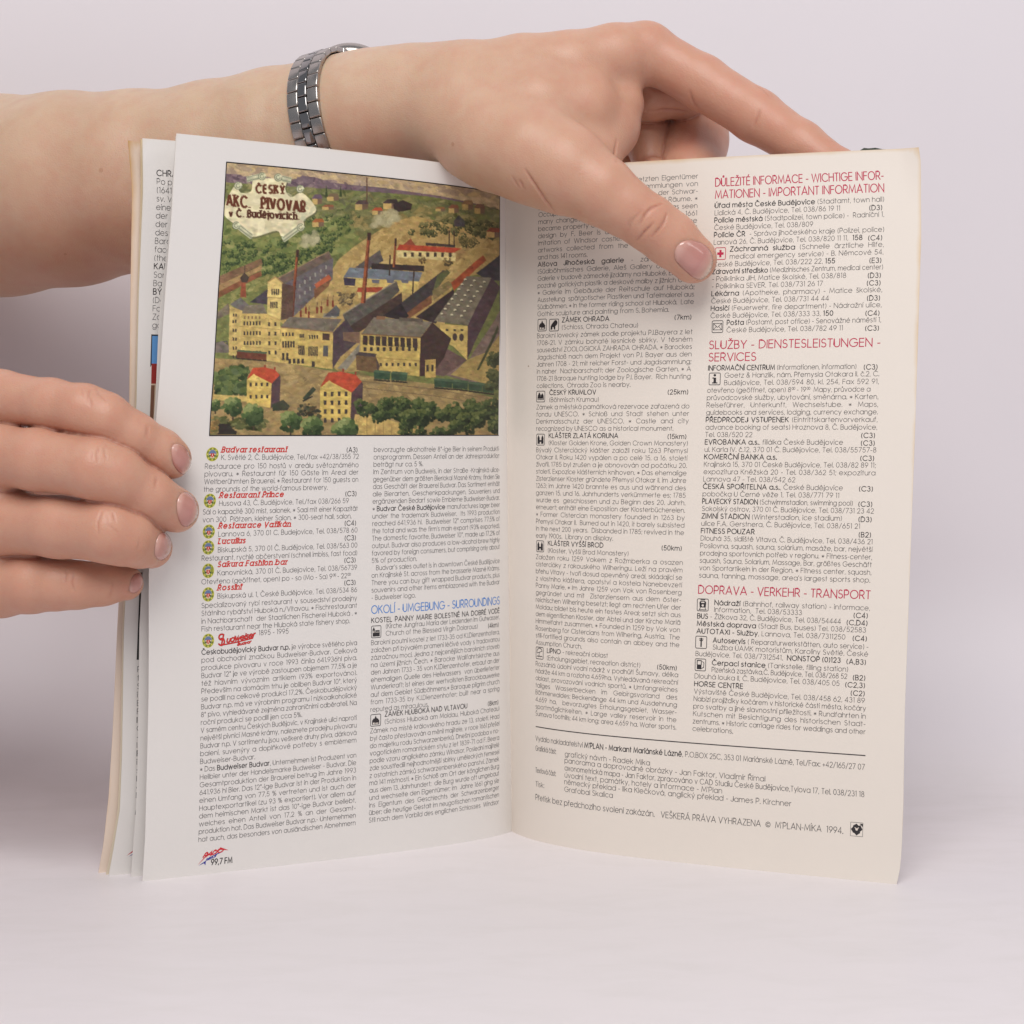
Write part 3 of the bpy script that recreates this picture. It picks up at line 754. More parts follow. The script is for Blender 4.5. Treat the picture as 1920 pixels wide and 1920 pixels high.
TEXT_RIGHT_SECOND=[
 (0.9589,'H{DŮLEŽITÉ INFORMACE - WICHTIGE INFOR-}'),
 (0.9416,'H{MATIONEN - IMPORTANT INFORMATION}'),
 (0.9283,'{Úřad města České Budějovice} (Stadtamt, town hall)~'),
 (0.9179,'Lidická 4, Č. Budějovice, Tel. 038/86 19 11~|(D3)'),
 (0.9075,'{Policie městská} (Stadtpolizei, town police) -  Radniční 1,'),
 (0.8971,'České Budějovice, Tel. 038/809~'),
 (0.8867,'{Policie ČR}  - Správa jihočeského kraje (Polizei, police)'),
 (0.8763,'Lanová 26, Č. Budějovice, Tel. 038/820 11 11,  {158}~|(C4)'),
 (0.8659,'>{Záchranná služba} (Schnelle ärztliche Hilfe,'),
 (0.8555,'>medical emergency service) - B. Němcové 54,'),
 (0.8451,'České Budějovice, Tel. 038/222 22, {155}~|(E3)'),
 (0.8348,'{Zdravotní středisko} (Medizinisches Zentrum, medical center)'),
 (0.8244,'- Poliklinika JIH, Matice školské, Tel. 038/818~|(D3)'),
 (0.8140,'- Poliklinika SEVER, Tel. 038/731 26 17~|(C3)'),
 (0.8036,'{Lékárna} (Apotheke, pharmacy) - Matice školské,'),
 (0.7932,'České Budějovice, Tel. 038/731 44 44~|(D3)'),
 (0.7828,'{Hasičí} (Feuerwehr, fire department) - Nádražní ulice,'),
 (0.7724,'České Budějovice, Tel. 038/333 33, {150}~|(C4)'),
 (0.7621,'>{Pošta} (Postamt, post office) - Senovážné náměstí 1,'),
 (0.7517,'>České Budějovice, Tel. 038/782 49 11~|(C3)'),
 (0.7288,'H{SLUŽBY - DIENSTESLEISTUNGEN -}'),
 (0.7114,'H{SERVICES}~'),
 (0.6982,'{INFORMAČNÍ CENTRUM} (Informationen, information) ~|(C3)'),
 (0.6878,'>Goetz & Hanzlík, nám. Přemysla Otakara II. č.2, Č.'),
 (0.6773,'>Budějovice, Tel. 038/594 80, kl. 254, Fax 592 91,'),
 (0.6668,'otevřeno (geöffnet, open) 8^0^0 - 19^0^0  Mapy, průvodce a'),
 (0.6564,'průvodcovské služby, ubytování, směnárna. ✶ Karten,'),
 (0.6459,'Reiseführer,  Unterkunft,  Wechselstube.  ✶  Maps,'),
 (0.6355,'guidebooks and services, lodging, currency exchange.'),
 (0.6250,'{PŘEDPRODEJ VSTUPENEK} (Eintrittskartenvorverkauf,'),
 (0.6145,'advance booking of seats) Hroznova 8, Č. Budějovice,'),
 (0.6041,'Tel. 038/520 22~|(C3)'),
 (0.5936,'{EVROBANKA a.s.}, filiálka České Budějovice~|(C3)'),
 (0.5831,'ul. Karla IV. č.12, 370 01 Č. Budějovice, Tel. 038/55757-8'),
 (0.5727,'{KOMERČNÍ BANKA a.s.}~|(C3)'),
 (0.5622,'Krajinská 15, 370 01 České Budějovice, Tel. 038/82 89 11;'),
 (0.5517,'expozitura Kněžská 20 - Tel. 038/362 51; expozitura'),
 (0.5413,'Lannova 47 - Tel. 038/542 62~'),
 (0.5308,'{ČESKÁ SPOŘITELNA a.s.}, České Budějovice~|(C3)'),
 (0.5203,'pobočka U Černé věže 1, Tel. 038/771 79 11~'),
 (0.5098,'{PLAVECKÝ STADION} (Schwimmstadion, swimming pool)~|(C3)'),
 (0.4994,'Sokolský ostrov, 370 01 Č. Budějovice, Tel. 038/731 23 42'),
 (0.4889,'{ZIMNÍ STADION} (Winterstadion, ice stadium)~|(D3)'),
 (0.4784,'ulice F.A. Gerstnera, Č. Budějovice, Tel. 038/651 21~'),
 (0.4679,'{FITNESS POUZAR}~|(B2)'),
 (0.4575,'Dlouhá 35, sídliště Vltava, Č. Budějovice, Tel. 038/436 21'),
 (0.4470,'Posilovna, squash, sauna, solárium, masáže, bar, největší'),
 (0.4365,'prodejna sportovních potřeb v regionu. ✶ Fitness-center,'),
 (0.4261,'squash, Sauna, Solarium, Massage, Bar, größtes Geschäft'),
 (0.4156,'von Sportartikeln in der Region. ✶ Fitness center, squash,'),
 (0.4051,"sauna, tanning, massage, area's largest sports shop.~"),
 (0.3825,'H{DOPRAVA - VERKEHR - TRANSPORT}'),
 (0.3670,'>{Nádraží} (Bahnhof, railway station) - informace,'),
 (0.3574,'>Information,  Tel. 038/53333~|(C4)'),
 (0.3473,'{BUS} - Žižkova 32, Č. Budějovice, Tel. 038/54444~|(C,D4)'),
 (0.3367,'{Městská doprava} (Stadt Bus, buses) Tel. 038/52583~'),
 (0.3261,'{AUTOTAXI - Služby}, Lannova, Tel. 038/7311250~|(C4)'),
 (0.3141,'>{Autoservis} ( Reparaturwerkstätten, auto service) -'),
 (0.3042,'>Služba ÚAMK motoristům, Karolíny Světlé, České'),
 (0.2940,'Budějovice, Tel. 038/7312541,  {NONSTOP (0)123}~|(A,B3)'),
 (0.2823,'>{Čerpací stanice} (Tankstelle, filling station)~'),
 (0.2725,'>Plzeňská zastávka,Č. Budějovice, Tel. 038/268 52~|(B2)'),
 (0.2623,'Dlouhá louka II, Č. Budějovice, Tel. 038/405 05~|(C2,3)'),
 (0.2513,'{HORSE CENTRE}~|(C2)'),
 (0.2407,'Výstaviště České Budějovice, Tel. 038/458 62, 431 89~'),
 (0.2302,'Nabízí projížďky kočárem v historické části města, kočáry'),
 (0.2196,'pro svatby a jiné slavnostní příležitosti. ✶ Rundfahrten in'),
 (0.2090,'Kutschen mit Besichtigung des historischen Stadt-'),
 (0.1984,'zentrums. ✶ Historic carriage rides for weddings and other'),
 (0.1878,'celebrations.~')]
TEXT_FOOTER=[
 (0.1098,0.1502,"Vydalo nakladatelství {M'PLAN - Markant Mariánské Lázně}, P.O.BOX 25C, 353 01 Mariánské Lázně, Tel./Fax: +42/165/27 07"),
 (0.1099,0.1353,'Grafická část:~'),
 (0.2034,0.1337,'grafický návrh - Radek Míka~'),
 (0.2028,0.1242,'panorama a doprovodné obrázky - Jan Faktor, Vladimír Římal~'),
 (0.2031,0.1132,'axonometrická mapa - Jan Faktor, zpracováno v CAD Studiu České Budějovice,Tylova 17, Tel. 038/231 18'),
 (0.1101,0.1024,'Textová část:~'),
 (0.2033,0.1028,"úvodní text, památky, hotely a informace - M'Plan~"),
 (0.2028,0.0927,'německý překlad - Ilka Klečková, anglický překlad - James P. Kirchner~'),
 (0.1103,0.0816,'Tisk:~'),
 (0.2031,0.0817,'Grafobal Skalica~'),
 (0.1104,0.0611,"Přetisk bez předchozího svolení zakázán.   VEŠKERÁ PRÁVA VYHRAZENA  ©  M'PLAN-MÍKA  1994.|")]

lin = lambda v0, a, v1, b: (lambda v: a + (b - a) * (np.asarray(v) - v0) / (v1 - v0))
column(LEFT, TEXT_LEFT_FIRST, lin(.05, .872, .56, .8775), lin(.04, .4778, .56, .485), 1.96, page_left, indent2=18.2)
column(LEFT, TEXT_LEFT_SECOND, lin(.05, .4415, .56, .4425), lin(.044, .0555, .585, .0335), 1.96, page_left, head=BLUE, indent=5.2)
column(RIGHT, TEXT_RIGHT_FIRST, lin(.1, .1095, .9, .1105), lin(.24, .4885, .96, .508), 1.92, page_right, indent=4.9, indent2=9.0)
column(RIGHT, TEXT_RIGHT_SECOND, lin(.19, .527, .9, .5475), lin(.17, .9155, .94, .9215), 1.95, page_right, indent=5.0)

def flat_uv(sign):
    return lambda x, y: (sign * x / WID, y / PAGE_H)      # x mm from the spine (positive outwards on the right page)

def footer():
    ink = Ink()
    ink.stroke([(.1106 * WID + (.9165 - .1106) * WID * t, (.1712 - .0018 * t) * PAGE_H) for t in np.linspace(0, 1, 40)], .30, BLACK)
    for u, v, t in TEXT_FOOTER:
        big = t.endswith('|')
        just = not t.endswith('~')
        t = t.rstrip('~|')
        x1 = (.872 if big else .9155) * WID
        if t.startswith(('Grafická', 'Textová')): x1 = (u + .066) * WID
        set_line(ink, u * WID, x1, v * PAGE_H, t, 2.45 if big else 2.15, GREY, justify=just)
    # small square emblem after the year
    x0, x1, y0, y1 = .8885 * WID, .9151 * WID, .0592 * PAGE_H, .0778 * PAGE_H
    ink.stroke([(x0, y0), (x1, y0), (x1, y1), (x0, y1), (x0, y0)], .1, GREY)
    cx, cy, r = (x0 + x1) / 2, (y0 + y1) / 2, (x1 - x0) / 2
    P = lambda a, b: (cx + a * r, cy + b * r)
    ink.poly([P(-.05, .95), P(.35, .6), P(.6, .75), P(.95, 0), P(.55, -.35), P(.6, -.55), P(.0, -1), P(-.4, -.6), P(-.55, -.6), P(-.95, 0), P(-.6, .4), P(-.6, .6)], BLACK, .004)
    ink.poly([P(.45, .98), P(.98, .98), P(.98, .45)], BLACK, .004)
    for a in (45, 135, 225, 315):
        c, s_ = math.cos(math.radians(a)), math.sin(math.radians(a))
        ink.stroke([P(.12 * c, .12 * s_), P(.42 * c, .42 * s_)], .22, srgb(225, 212, 200))
    ink.disc(cx, cy, .2 * r, .2 * r, srgb(225, 212, 200), .012)
    ink.lay_on('imprint', RIGHT, page_right, flat_uv(1))
footer()

# ---- pictograms: rounded frames with a black figure
def pictogram(kind, sheet, parent, ub, vb):
    """ub: u at its left and right side as read, vb: v at its foot and head"""
    ink = Ink()
    col = CRIM if kind == 'cross' else GREY
    S = lambda x, y: (x, y)
    w = 1.0
    fr = []
    for cx, cy, a in ((.88, .12, -90), (.88, .88, 0), (.12, .88, 90), (.12, .12, 180)):
        fr += arc(cx, cy, .1, .1, a, a + 90, 4)
    fr.append(fr[0])
    ink.stroke(fr, .055, col)
    K = BLACK; pap = srgb(226, 215, 205)
    if kind == 'cross':
        ink.poly([(.4, .2), (.6, .2), (.6, .4), (.8, .4), (.8, .6), (.6, .6), (.6, .8), (.4, .8), (.4, .6), (.2, .6), (.2, .4), (.4, .4)], CRIM)
    elif kind == 'castle':
        ink.box(.16, .34, .84, .52, K); ink.poly([(.2, .5), (.8, .5), (.72, .64), (.62, .64), (.5, .88), (.38, .64), (.28, .64)], K, .003)
        ink.box(.16, .14, .84, .34, K, .001); ink.box(.24, .17, .4, .31, pap, .005); ink.box(.46, .2, .76, .28, pap, .005)
    elif kind == 'church':
        ink.box(.14, .12, .86, .5, K); ink.box(.14, .5, .36, .6, K, .001); ink.poly([(.1, .62), (.4, .62), (.25, .9)], K, .003); ink.box(.42, .52, .84, .62, K, .002); ink.box(.2, .42, .3, .56, pap, .005); ink.box(.4, .44, .82, .47, pap, .005)
    elif kind == 'abbey':
        ink.box(.14, .14, .4, .62, K); ink.box(.6, .14, .86, .62, K); ink.box(.38, .14, .62, .46, K, .002)
        ink.poly([(.12, .62), (.42, .62), (.27, .9)], K, .003); ink.poly([(.58, .62), (.88, .62), (.73, .9)], K, .003); ink.box(.42, .14, .58, .3, pap, .006)
    elif kind == 'town':
        ink.box(.14, .2, .86, .46, K); ink.poly([(.16, .44), (.5, .44), (.5, .66), (.33, .9), (.18, .62)], K, .002); ink.poly([(.5, .44), (.84, .44), (.84, .6), (.7, .8), (.54, .62)], K, .003)
        for i in range(4): ink.box(.2 + .16 * i, .24, .28 + .16 * i, .32, pap, .006)
    elif kind == 'lion':
        ink.poly([(.14, .14), (.32, .14), (.36, .36), (.46, .32), (.5, .14), (.64, .14), (.64, .4), (.78, .5), (.86, .66), (.8, .86), (.6, .9), (.44, .76), (.28, .6), (.16, .44)], K)
    elif kind == 'parasol':
        ink.stroke(arc(.5, .6, .34, .3, 10, 200, 12), .06, GREY); ink.stroke([(.2, .48), (.84, .68)], .05, GREY); ink.stroke([(.5, .58), (.38, .2)], .05, GREY)
        ink.stroke([(.14, .2), (.26, .26), (.38, .2), (.5, .26), (.62, .2), (.74, .26), (.86, .2)], .06, GREY)
    elif kind == 'letter':
        ink.stroke([(.12, .24), (.88, .24), (.88, .76), (.12, .76), (.12, .24)], .045, GREY); ink.stroke([(.12, .76), (.5, .44), (.88, .76)], .045, GREY); ink.stroke([(.12, .24), (.4, .52)], .04, GREY); ink.stroke([(.88, .24), (.6, .52)], .04, GREY)
    elif kind == 'info':
        ink.disc(.5, .8, .11, .1, K); ink.box(.4, .2, .62, .6, K); ink.box(.3, .53, .45, .62, K, .002); ink.box(.28, .13, .74, .22, K, .003)
    elif kind == 'train':
        ink.poly([(.24, .3), (.76, .3), (.8, .7), (.68, .84), (.32, .84), (.2, .7)], K); ink.box(.36, .66, .64, .76, pap, .005); ink.disc(.5, .46, .1, .09, pap, .005); ink.stroke([(.3, .28), (.2, .12), (.8, .12), (.7, .28)], .05, GREY); ink.stroke([(.3, .92), (.7, .92)], .05, GREY)
    elif kind == 'wrench':
        ink.box(.44, .14, .56, .86, K); ink.box(.3, .74, .7, .8, K, .002); ink.box(.34, .62, .66, .68, K, .003)
    elif kind == 'pump':
        ink.box(.18, .14, .6, .52, K); ink.stroke([(.2, .5), (.2, .84), (.58, .84), (.58, .5)], .07, K); ink.stroke([(.62, .22), (.8, .3), (.82, .64), (.7, .78)], .06, GREY)
    u0, u1 = ub; v0, v1 = vb
    ink.lay_on('pictogram', sheet, parent, lambda x, y: (u0 + (u1 - u0) * x, v0 + (v1 - v0) * y), lift=.035)
# stroke heights are in unit squares there: the strokes were given as fractions of the frame
for k, ub, vb in (('castle', (.1112, .137), (.7604, .7786)), ('lion', (.1446, .1714), (.7597, .7778)), ('town', (.1091, .1348), (.6554, .672)), ('abbey', (.1102, .1354), (.5913, .6083)),
                  ('abbey', (.1109, .1346), (.4327, .4498)), ('parasol', (.1099, .1346), (.2728, .2911)), ('cross', (.5501, .5744), (.8546, .872)), ('letter', (.5473, .5729), (.7513, .7687)),
                  ('info', (.5437, .5701), (.6774, .6948)), ('train', (.5299, .5567), (.3575, .3752)), ('wrench', (.5285, .5553), (.3046, .3223)), ('pump', (.5287, .5543), (.2729, .2903))):
    pictogram(k, RIGHT, page_right, ub, vb)
pictogram('church', LEFT, page_left, (.4425, .4153), (.316, .3337))
pictogram('castle', LEFT, page_left, (.442, .4136), (.188, .2055))

# ---- the round colour emblem before each restaurant
def emblem(ub, vb):
    ink = Ink()
    ink.disc(.5, .5, .5, .5, srgb(205, 196, 60)); ink.disc(.5, .5, .47, .47, srgb(150, 156, 60), .003)
    for i in range(16):
        a = 2 * math.pi * i / 16
        ink.disc(.5 + .4 * math.cos(a), .5 + .4 * math.sin(a), .05, .06, srgb(104, 116, 52) if i % 2 else srgb(214, 206, 90), .006, 8)
    ink.disc(.5, .52, .31, .31, srgb(222, 205, 170), .006)
    ink.poly([(.2, .5), (.24, .68), (.4, .8), (.6, .8), (.76, .68), (.8, .5), (.62, .56), (.5, .5), (.38, .56)], srgb(104, 124, 160), .009)
    ink.poly([(.36, .36), (.64, .36), (.64, .56), (.36, .56)], srgb(196, 46, 44), .012)
    ink.poly([(.44, .28), (.56, .28), (.58, .42), (.42, .42)], srgb(196, 46, 44), .012)
    ink.box(.47, .36, .53, .52, srgb(236, 210, 190), .015)
    ink.poly([(.22, .34), (.36, .3), (.36, .44), (.24, .48)], srgb(70, 96, 60), .009); ink.poly([(.78, .34), (.64, .3), (.64, .44), (.76, .48)], srgb(70, 96, 60), .009)
    u0, u1 = ub; v0, v1 = vb
    ink.lay_on('emblem', LEFT, page_left, lambda x, y: (u0 + (u1 - u0) * x, v0 + (v1 - v0) * y), lift=.035)
for ub, vb in (((.8767, .8464), (.5714, .5905)), ((.8764, .8469), (.5081, .5277)), ((.8764, .8469), (.4664, .4857)), ((.8764, .847), (.4446, .4643)), ((.8748, .846), (.4125, .4326)), ((.8745, .8456), (.3803, .4001)), ((.8739, .845), (.3168, .3363))):
    emblem(ub, vb)

# ---- the red script logo, upward slanting, and the radio logo at the foot
def script_logo():
    ink = Ink()
    for off, wt, col in ((.0, .42, DARKRED), (.012, .24, srgb(214, 50, 44))):
        n0 = len(ink.v)
        big = [arc(1.1, 2.6, .85, .8, 320, 60, 16), arc(1.0, 1.2, .95, .95, 100, -150, 16), [(1.0, .1), (1.7, 3.3)]]
        for l in big: ink.stroke(l, wt * 1.15, col)
        x = 2.6
        for ch in 'udweiser':
            w, st = glyph(ch)
            for l in st: ink.stroke([(x + (px + py * .35) * 2.0, .95 + (x - 2.6) * .13 + py * 2.15) for px, py in l], wt, col)
            x += (w + .16) * 2.0
        ink.stroke([(1.6, .35), (5, .75), (10.8, 1.75)], wt * .9, col)
        x = 6.0
        for ch in 'Budvar':
            w, st = glyph(ch)
            for l in st: ink.stroke([(x + (px + py * .3) * 1.25, -.1 + (x - 6.0) * .14 + py * 1.0) for px, py in l], wt * .7, col)
            x += (w + .14) * 1.3
        for i in range(n0, len(ink.v)): ink.h[i] += off
    ink.disc(11.5, 4.2, .12, .12, GREY)
    x0, y0 = .8353, .3180
    ink.lay_on('script_logo', LEFT, page_left, lambda x, y: (x0 - x * (.8353 - .7409) / 12.0, y0 + y * .0213 / 4.4), lift=.035)
script_logo()

def radio_logo():
    ink = Ink()
    r_, b_ = srgb(206, 40, 52), srgb(48, 58, 150)
    x = 1.6
    for ch in 'RADIO':
        w, st = glyph(ch)
        for l in st: ink.stroke([(x + (px + py * .55) * 2.1, 2.75 + (x - 1.6) * .24 + py * 1.85 * (1 - .04 * (x - 1.6))) for px, py in l], .34, r_)
        x += (w + .12) * 2.1
    ink.poly([(6.2, 4.7), (9.6, 4.2), (7.0, 5.4)], r_, .005); ink.poly([(.0, .5), (2.2, 2.5), (2.4, 3.2)], r_, .005)
    x = 2.6
    for ch in 'FAKTOR':
        w, st = glyph(ch)
        for l in st: ink.stroke([(x + (px + py * .5) * .9, 1.55 + (x - 2.6) * .38 + py * 1.1) for px, py in l], .22, b_)
        x += (w + .1) * .85
    ink.poly([(.3, .3), (2.6, 1.7), (2.5, .2), (2.0, .9)], b_, .005); ink.poly([(5.6, 3.1), (7.8, 3.9), (6.0, 3.6)], b_, .004)
    set_line(ink, 4.3, 10.9, .1, '{99,7 FM}', 2.5, BLACK, bweight=.11, justify=False)
    ink.lay_on('radio_logo', LEFT, page_left, lambda x, y: (.8715 - x * .0755 / 9.8, .0119 + y * .0242 / 5.4), lift=.035)
radio_logo()

# ---- the strip of another text page showing at the far left
def strip():
    E_ = 2.2
    u_at = lambda v: np.interp(v, [0, .07, .2, .35, .45, .6, .8, .97], [.957, .963, .9675, .9685, .968, .968, .967, .968])
    lines = [(.9523 - i * .0112, t) for i, t in enumerate(['{CHRÁM PANNY}', 'Po požáru', '(1641-49)', 'sv. Václava', 'einem Brand', 'der Gotik', 'der Jahre', 'des Hauses', 'Barock', 'faced by', '(the old)', '{KAPLE}', 'Sorge', 'Barok', '{BÝVALÝ}', '(Das', 'Foto', 'Zosia', 'gotik'])]
    lines += [(.603, 'SUD'), (.440, 'Das'), (.4285, 'For')]
    lines += [(.283 - i * .0117, t) for i, t in enumerate(['Po', 'to', 'S', 'ist', 'E', 'Fr', '{I}m', 'Co', '-', 'In', '{F}', 'ist', 'st', 'I', 'cl', '{I}', 'SI', 'P'])]
    y = lambda v: v * PAGE_H
    put = lambda ink, name: ink.lay_on(name, LEAF_C, leaf_c, lambda x, yy: (u_at(yy / PAGE_H) - x / WID, yy / PAGE_H))
    for part in (lines[:19], lines[19:20], lines[20:22], lines[22:]):
        ink = Ink()
        for v, t in part: set_line(ink, 0, 60, v * PAGE_H, t, E_, GREY, justify=False)
        put(ink, 'printed_text')
    ink = Ink()
    ink.box(-.3, y(.622), 9, y(.742), BLACK); ink.box(0, y(.703), 9, y(.740), srgb(96, 150, 205), .005); ink.box(0, y(.676), 9, y(.703), srgb(150, 48, 44), .005)
    ink.box(0, y(.626), 9, y(.676), srgb(206, 184, 160), .005); ink.box(0, y(.626), 1.1, y(.674), srgb(120, 84, 66), .008)
    put(ink, 'picture')
    ink = Ink()
    ink.box(-.3, y(.300), 5, y(.420), BLACK); ink.box(0.1, y(.303), 5, y(.418), srgb(52, 58, 50), .005)
    put(ink, 'picture')
    ink = Ink()
    ink.poly([(-1.2, 2.0 + 3.5), (3, 4.4 + 3.5), (3, 5.6 + 3.5)], srgb(190, 40, 60), .005); ink.poly([(-.6, 2.0 + 3.2), (3, 3.4 + 3.2), (3, 4.2 + 3.2)], srgb(48, 58, 150), .005)
    put(ink, 'radio_logo')
strip()
# ------------------------------------------------------------------ the printed picture: a painted bird's-eye view of a works, brushed stroke by stroke
class Painter:
    """small software canvas; coordinates x 0..1846, y 0..1712 on the picture as it lies on the page"""
    def __init__(s, w, h):
        s.w, s.h = w, h
        s.a = np.zeros((h, w, 3), np.float32)
        s.kx, s.ky = w / 1668.0, h / 1664.0
        s.rng = np.random.default_rng(7)
    def xy(s, p):
        p = np.asarray(p, float)
        x, y = p[:, 0], p[:, 1]
        top = 48 + (x - 178) * .106
        yn = 48 + (y - top) / (1712 - top) * 1664
        xn = x + 110 * (yn - 48) / 1664 * (1 - (x - 178) / 1667)
        return np.c_[(xn - 178) * s.kx, (yn - 48) * s.ky]
    def fill(s, q, col, al=1.0):
        x0, x1 = int(max(0, q[:, 0].min())), int(min(s.w, q[:, 0].max() + 2))
        y0, y1 = int(max(0, q[:, 1].min())), int(min(s.h, q[:, 1].max() + 2))
        if x1 <= x0 or y1 <= y0: return
        X, Y = np.meshgrid(np.arange(x0, x1) + .5, np.arange(y0, y1) + .5)
        inside = np.zeros(X.shape, bool)
        a = q; b = np.roll(q, -1, 0)
        for (ax, ay), (bx, by) in zip(a, b):
            if ay == by: continue
            c = (ay > Y) != (by > Y)
            inside ^= c & (X < (bx - ax) * (Y - ay) / (by - ay) + ax)
        v = s.a[y0:y1, x0:x1]
        c = np.array(col, np.float32)
        if al == 1 and inside.sum() > 350:                             # larger faces are brushed, not flat
            hh, ww = inside.shape
            big = np.repeat(np.repeat(s.rng.normal(0, .075, (hh // 4 + 1, ww // 11 + 1)), 4, 0), 11, 1)[:hh, :ww]
            big = big + np.repeat(np.repeat(s.rng.normal(0, .06, (hh // 12 + 1, ww // 16 + 1)), 12, 0), 16, 1)[:hh, :ww]
            tint = np.repeat(np.repeat(s.rng.normal(0, .018, (hh // 6 + 1, ww // 8 + 1, 3)), 6, 0), 8, 1)[:hh, :ww]
            for ax_, sh in ((0, 1), (0, 2), (1, 3), (1, 5), (0, 4)): big = .5 * (big + np.roll(big, sh, ax_)); tint = .5 * (tint + np.roll(tint, sh, ax_))
            v[inside] = np.clip(c * (1 + big[..., None]) + tint, 0, 1)[inside]
        else:
            v[inside] = v[inside] * (1 - al) + c * al
    def poly(s, pts, col, al=1.0): s.fill(s.xy(pts), np.array(col) / 255.0, al)
    def line(s, pts, w, col, al=1.0):
        for (x0, y0), (x1, y1) in zip(pts[:-1], pts[1:]):
            L = math.hypot(x1 - x0, y1 - y0) or 1
            nx, ny = -(y1 - y0) / L * w / 2, (x1 - x0) / L * w / 2
            s.poly([(x0 + nx, y0 + ny), (x1 + nx, y1 + ny), (x1 - nx, y1 - ny), (x0 - nx, y0 - ny)], col, al)
    def dab(s, x, y, rx, ry, ang, col, al=1.0):
        t = np.linspace(0, 2 * np.pi, 9)[:-1]
        c, d = math.cos(ang), math.sin(ang)
        px, py = rx * np.cos(t), ry * np.sin(t)
        s.poly(np.c_[x + px * c - py * d, y + px * d + py * c], col, al)
    def scatter(s, poly, n, r, cols, al=.9, flat=.7, ang=0.0, jit=14):
        q = np.array(poly, float); g = s.rng
        k = 0
        while k < n:
            x, y = g.uniform(*((q[:, 0].min(), q[:, 0].max()))), g.uniform(q[:, 1].min(), q[:, 1].max())
            ins = False
            for (ax, ay), (bx, by) in zip(q, np.roll(q, -1, 0)):
                if (ay > y) != (by > y) and x < (bx - ax) * (y - ay) / (by - ay) + ax: ins = not ins
            if not ins: continue
            k += 1
            c = np.array(cols[g.integers(len(cols))]) + g.normal(0, jit)
            rr = r * g.uniform(.5, 1.3)
            s.dab(x, y, rr, rr * flat, ang + g.normal(0, .5), np.clip(c, 0, 255), al)
    def tree(s, x, y, r, dark=(38, 62, 34), mid=(62, 96, 50), lit=(118, 142, 78)):
        g = s.rng
        for i in range(int(16 + r * .5)):
            a = g.uniform(0, 6.28); d = r * math.sqrt(g.uniform(0, 1))
            px, py = x + d * math.cos(a), y + d * .85 * math.sin(a)
            t = (-(px - x) * .5 - (py - y)) / r
            c = dark if t < -.15 else mid if t < .45 else lit
            s.dab(px, py, r * .26, r * .2, g.uniform(0, 3), np.array(c) + g.normal(0, 9), .9)
    def windows(s, x0, y0, x1, y1, nx, ny, w, h, col=(60, 52, 58), sk=0.0):
        for i in range(nx):
            for j in range(ny):
                x = x0 + (x1 - x0) * (i / max(1, nx - 1)); y = y0 + (y1 - y0) * (j / max(1, ny - 1)) + sk * (x - x0)
                s.poly([(x - w / 2, y), (x + w / 2, y + sk * w), (x + w / 2, y + h + sk * w), (x - w / 2, y + h)], col)

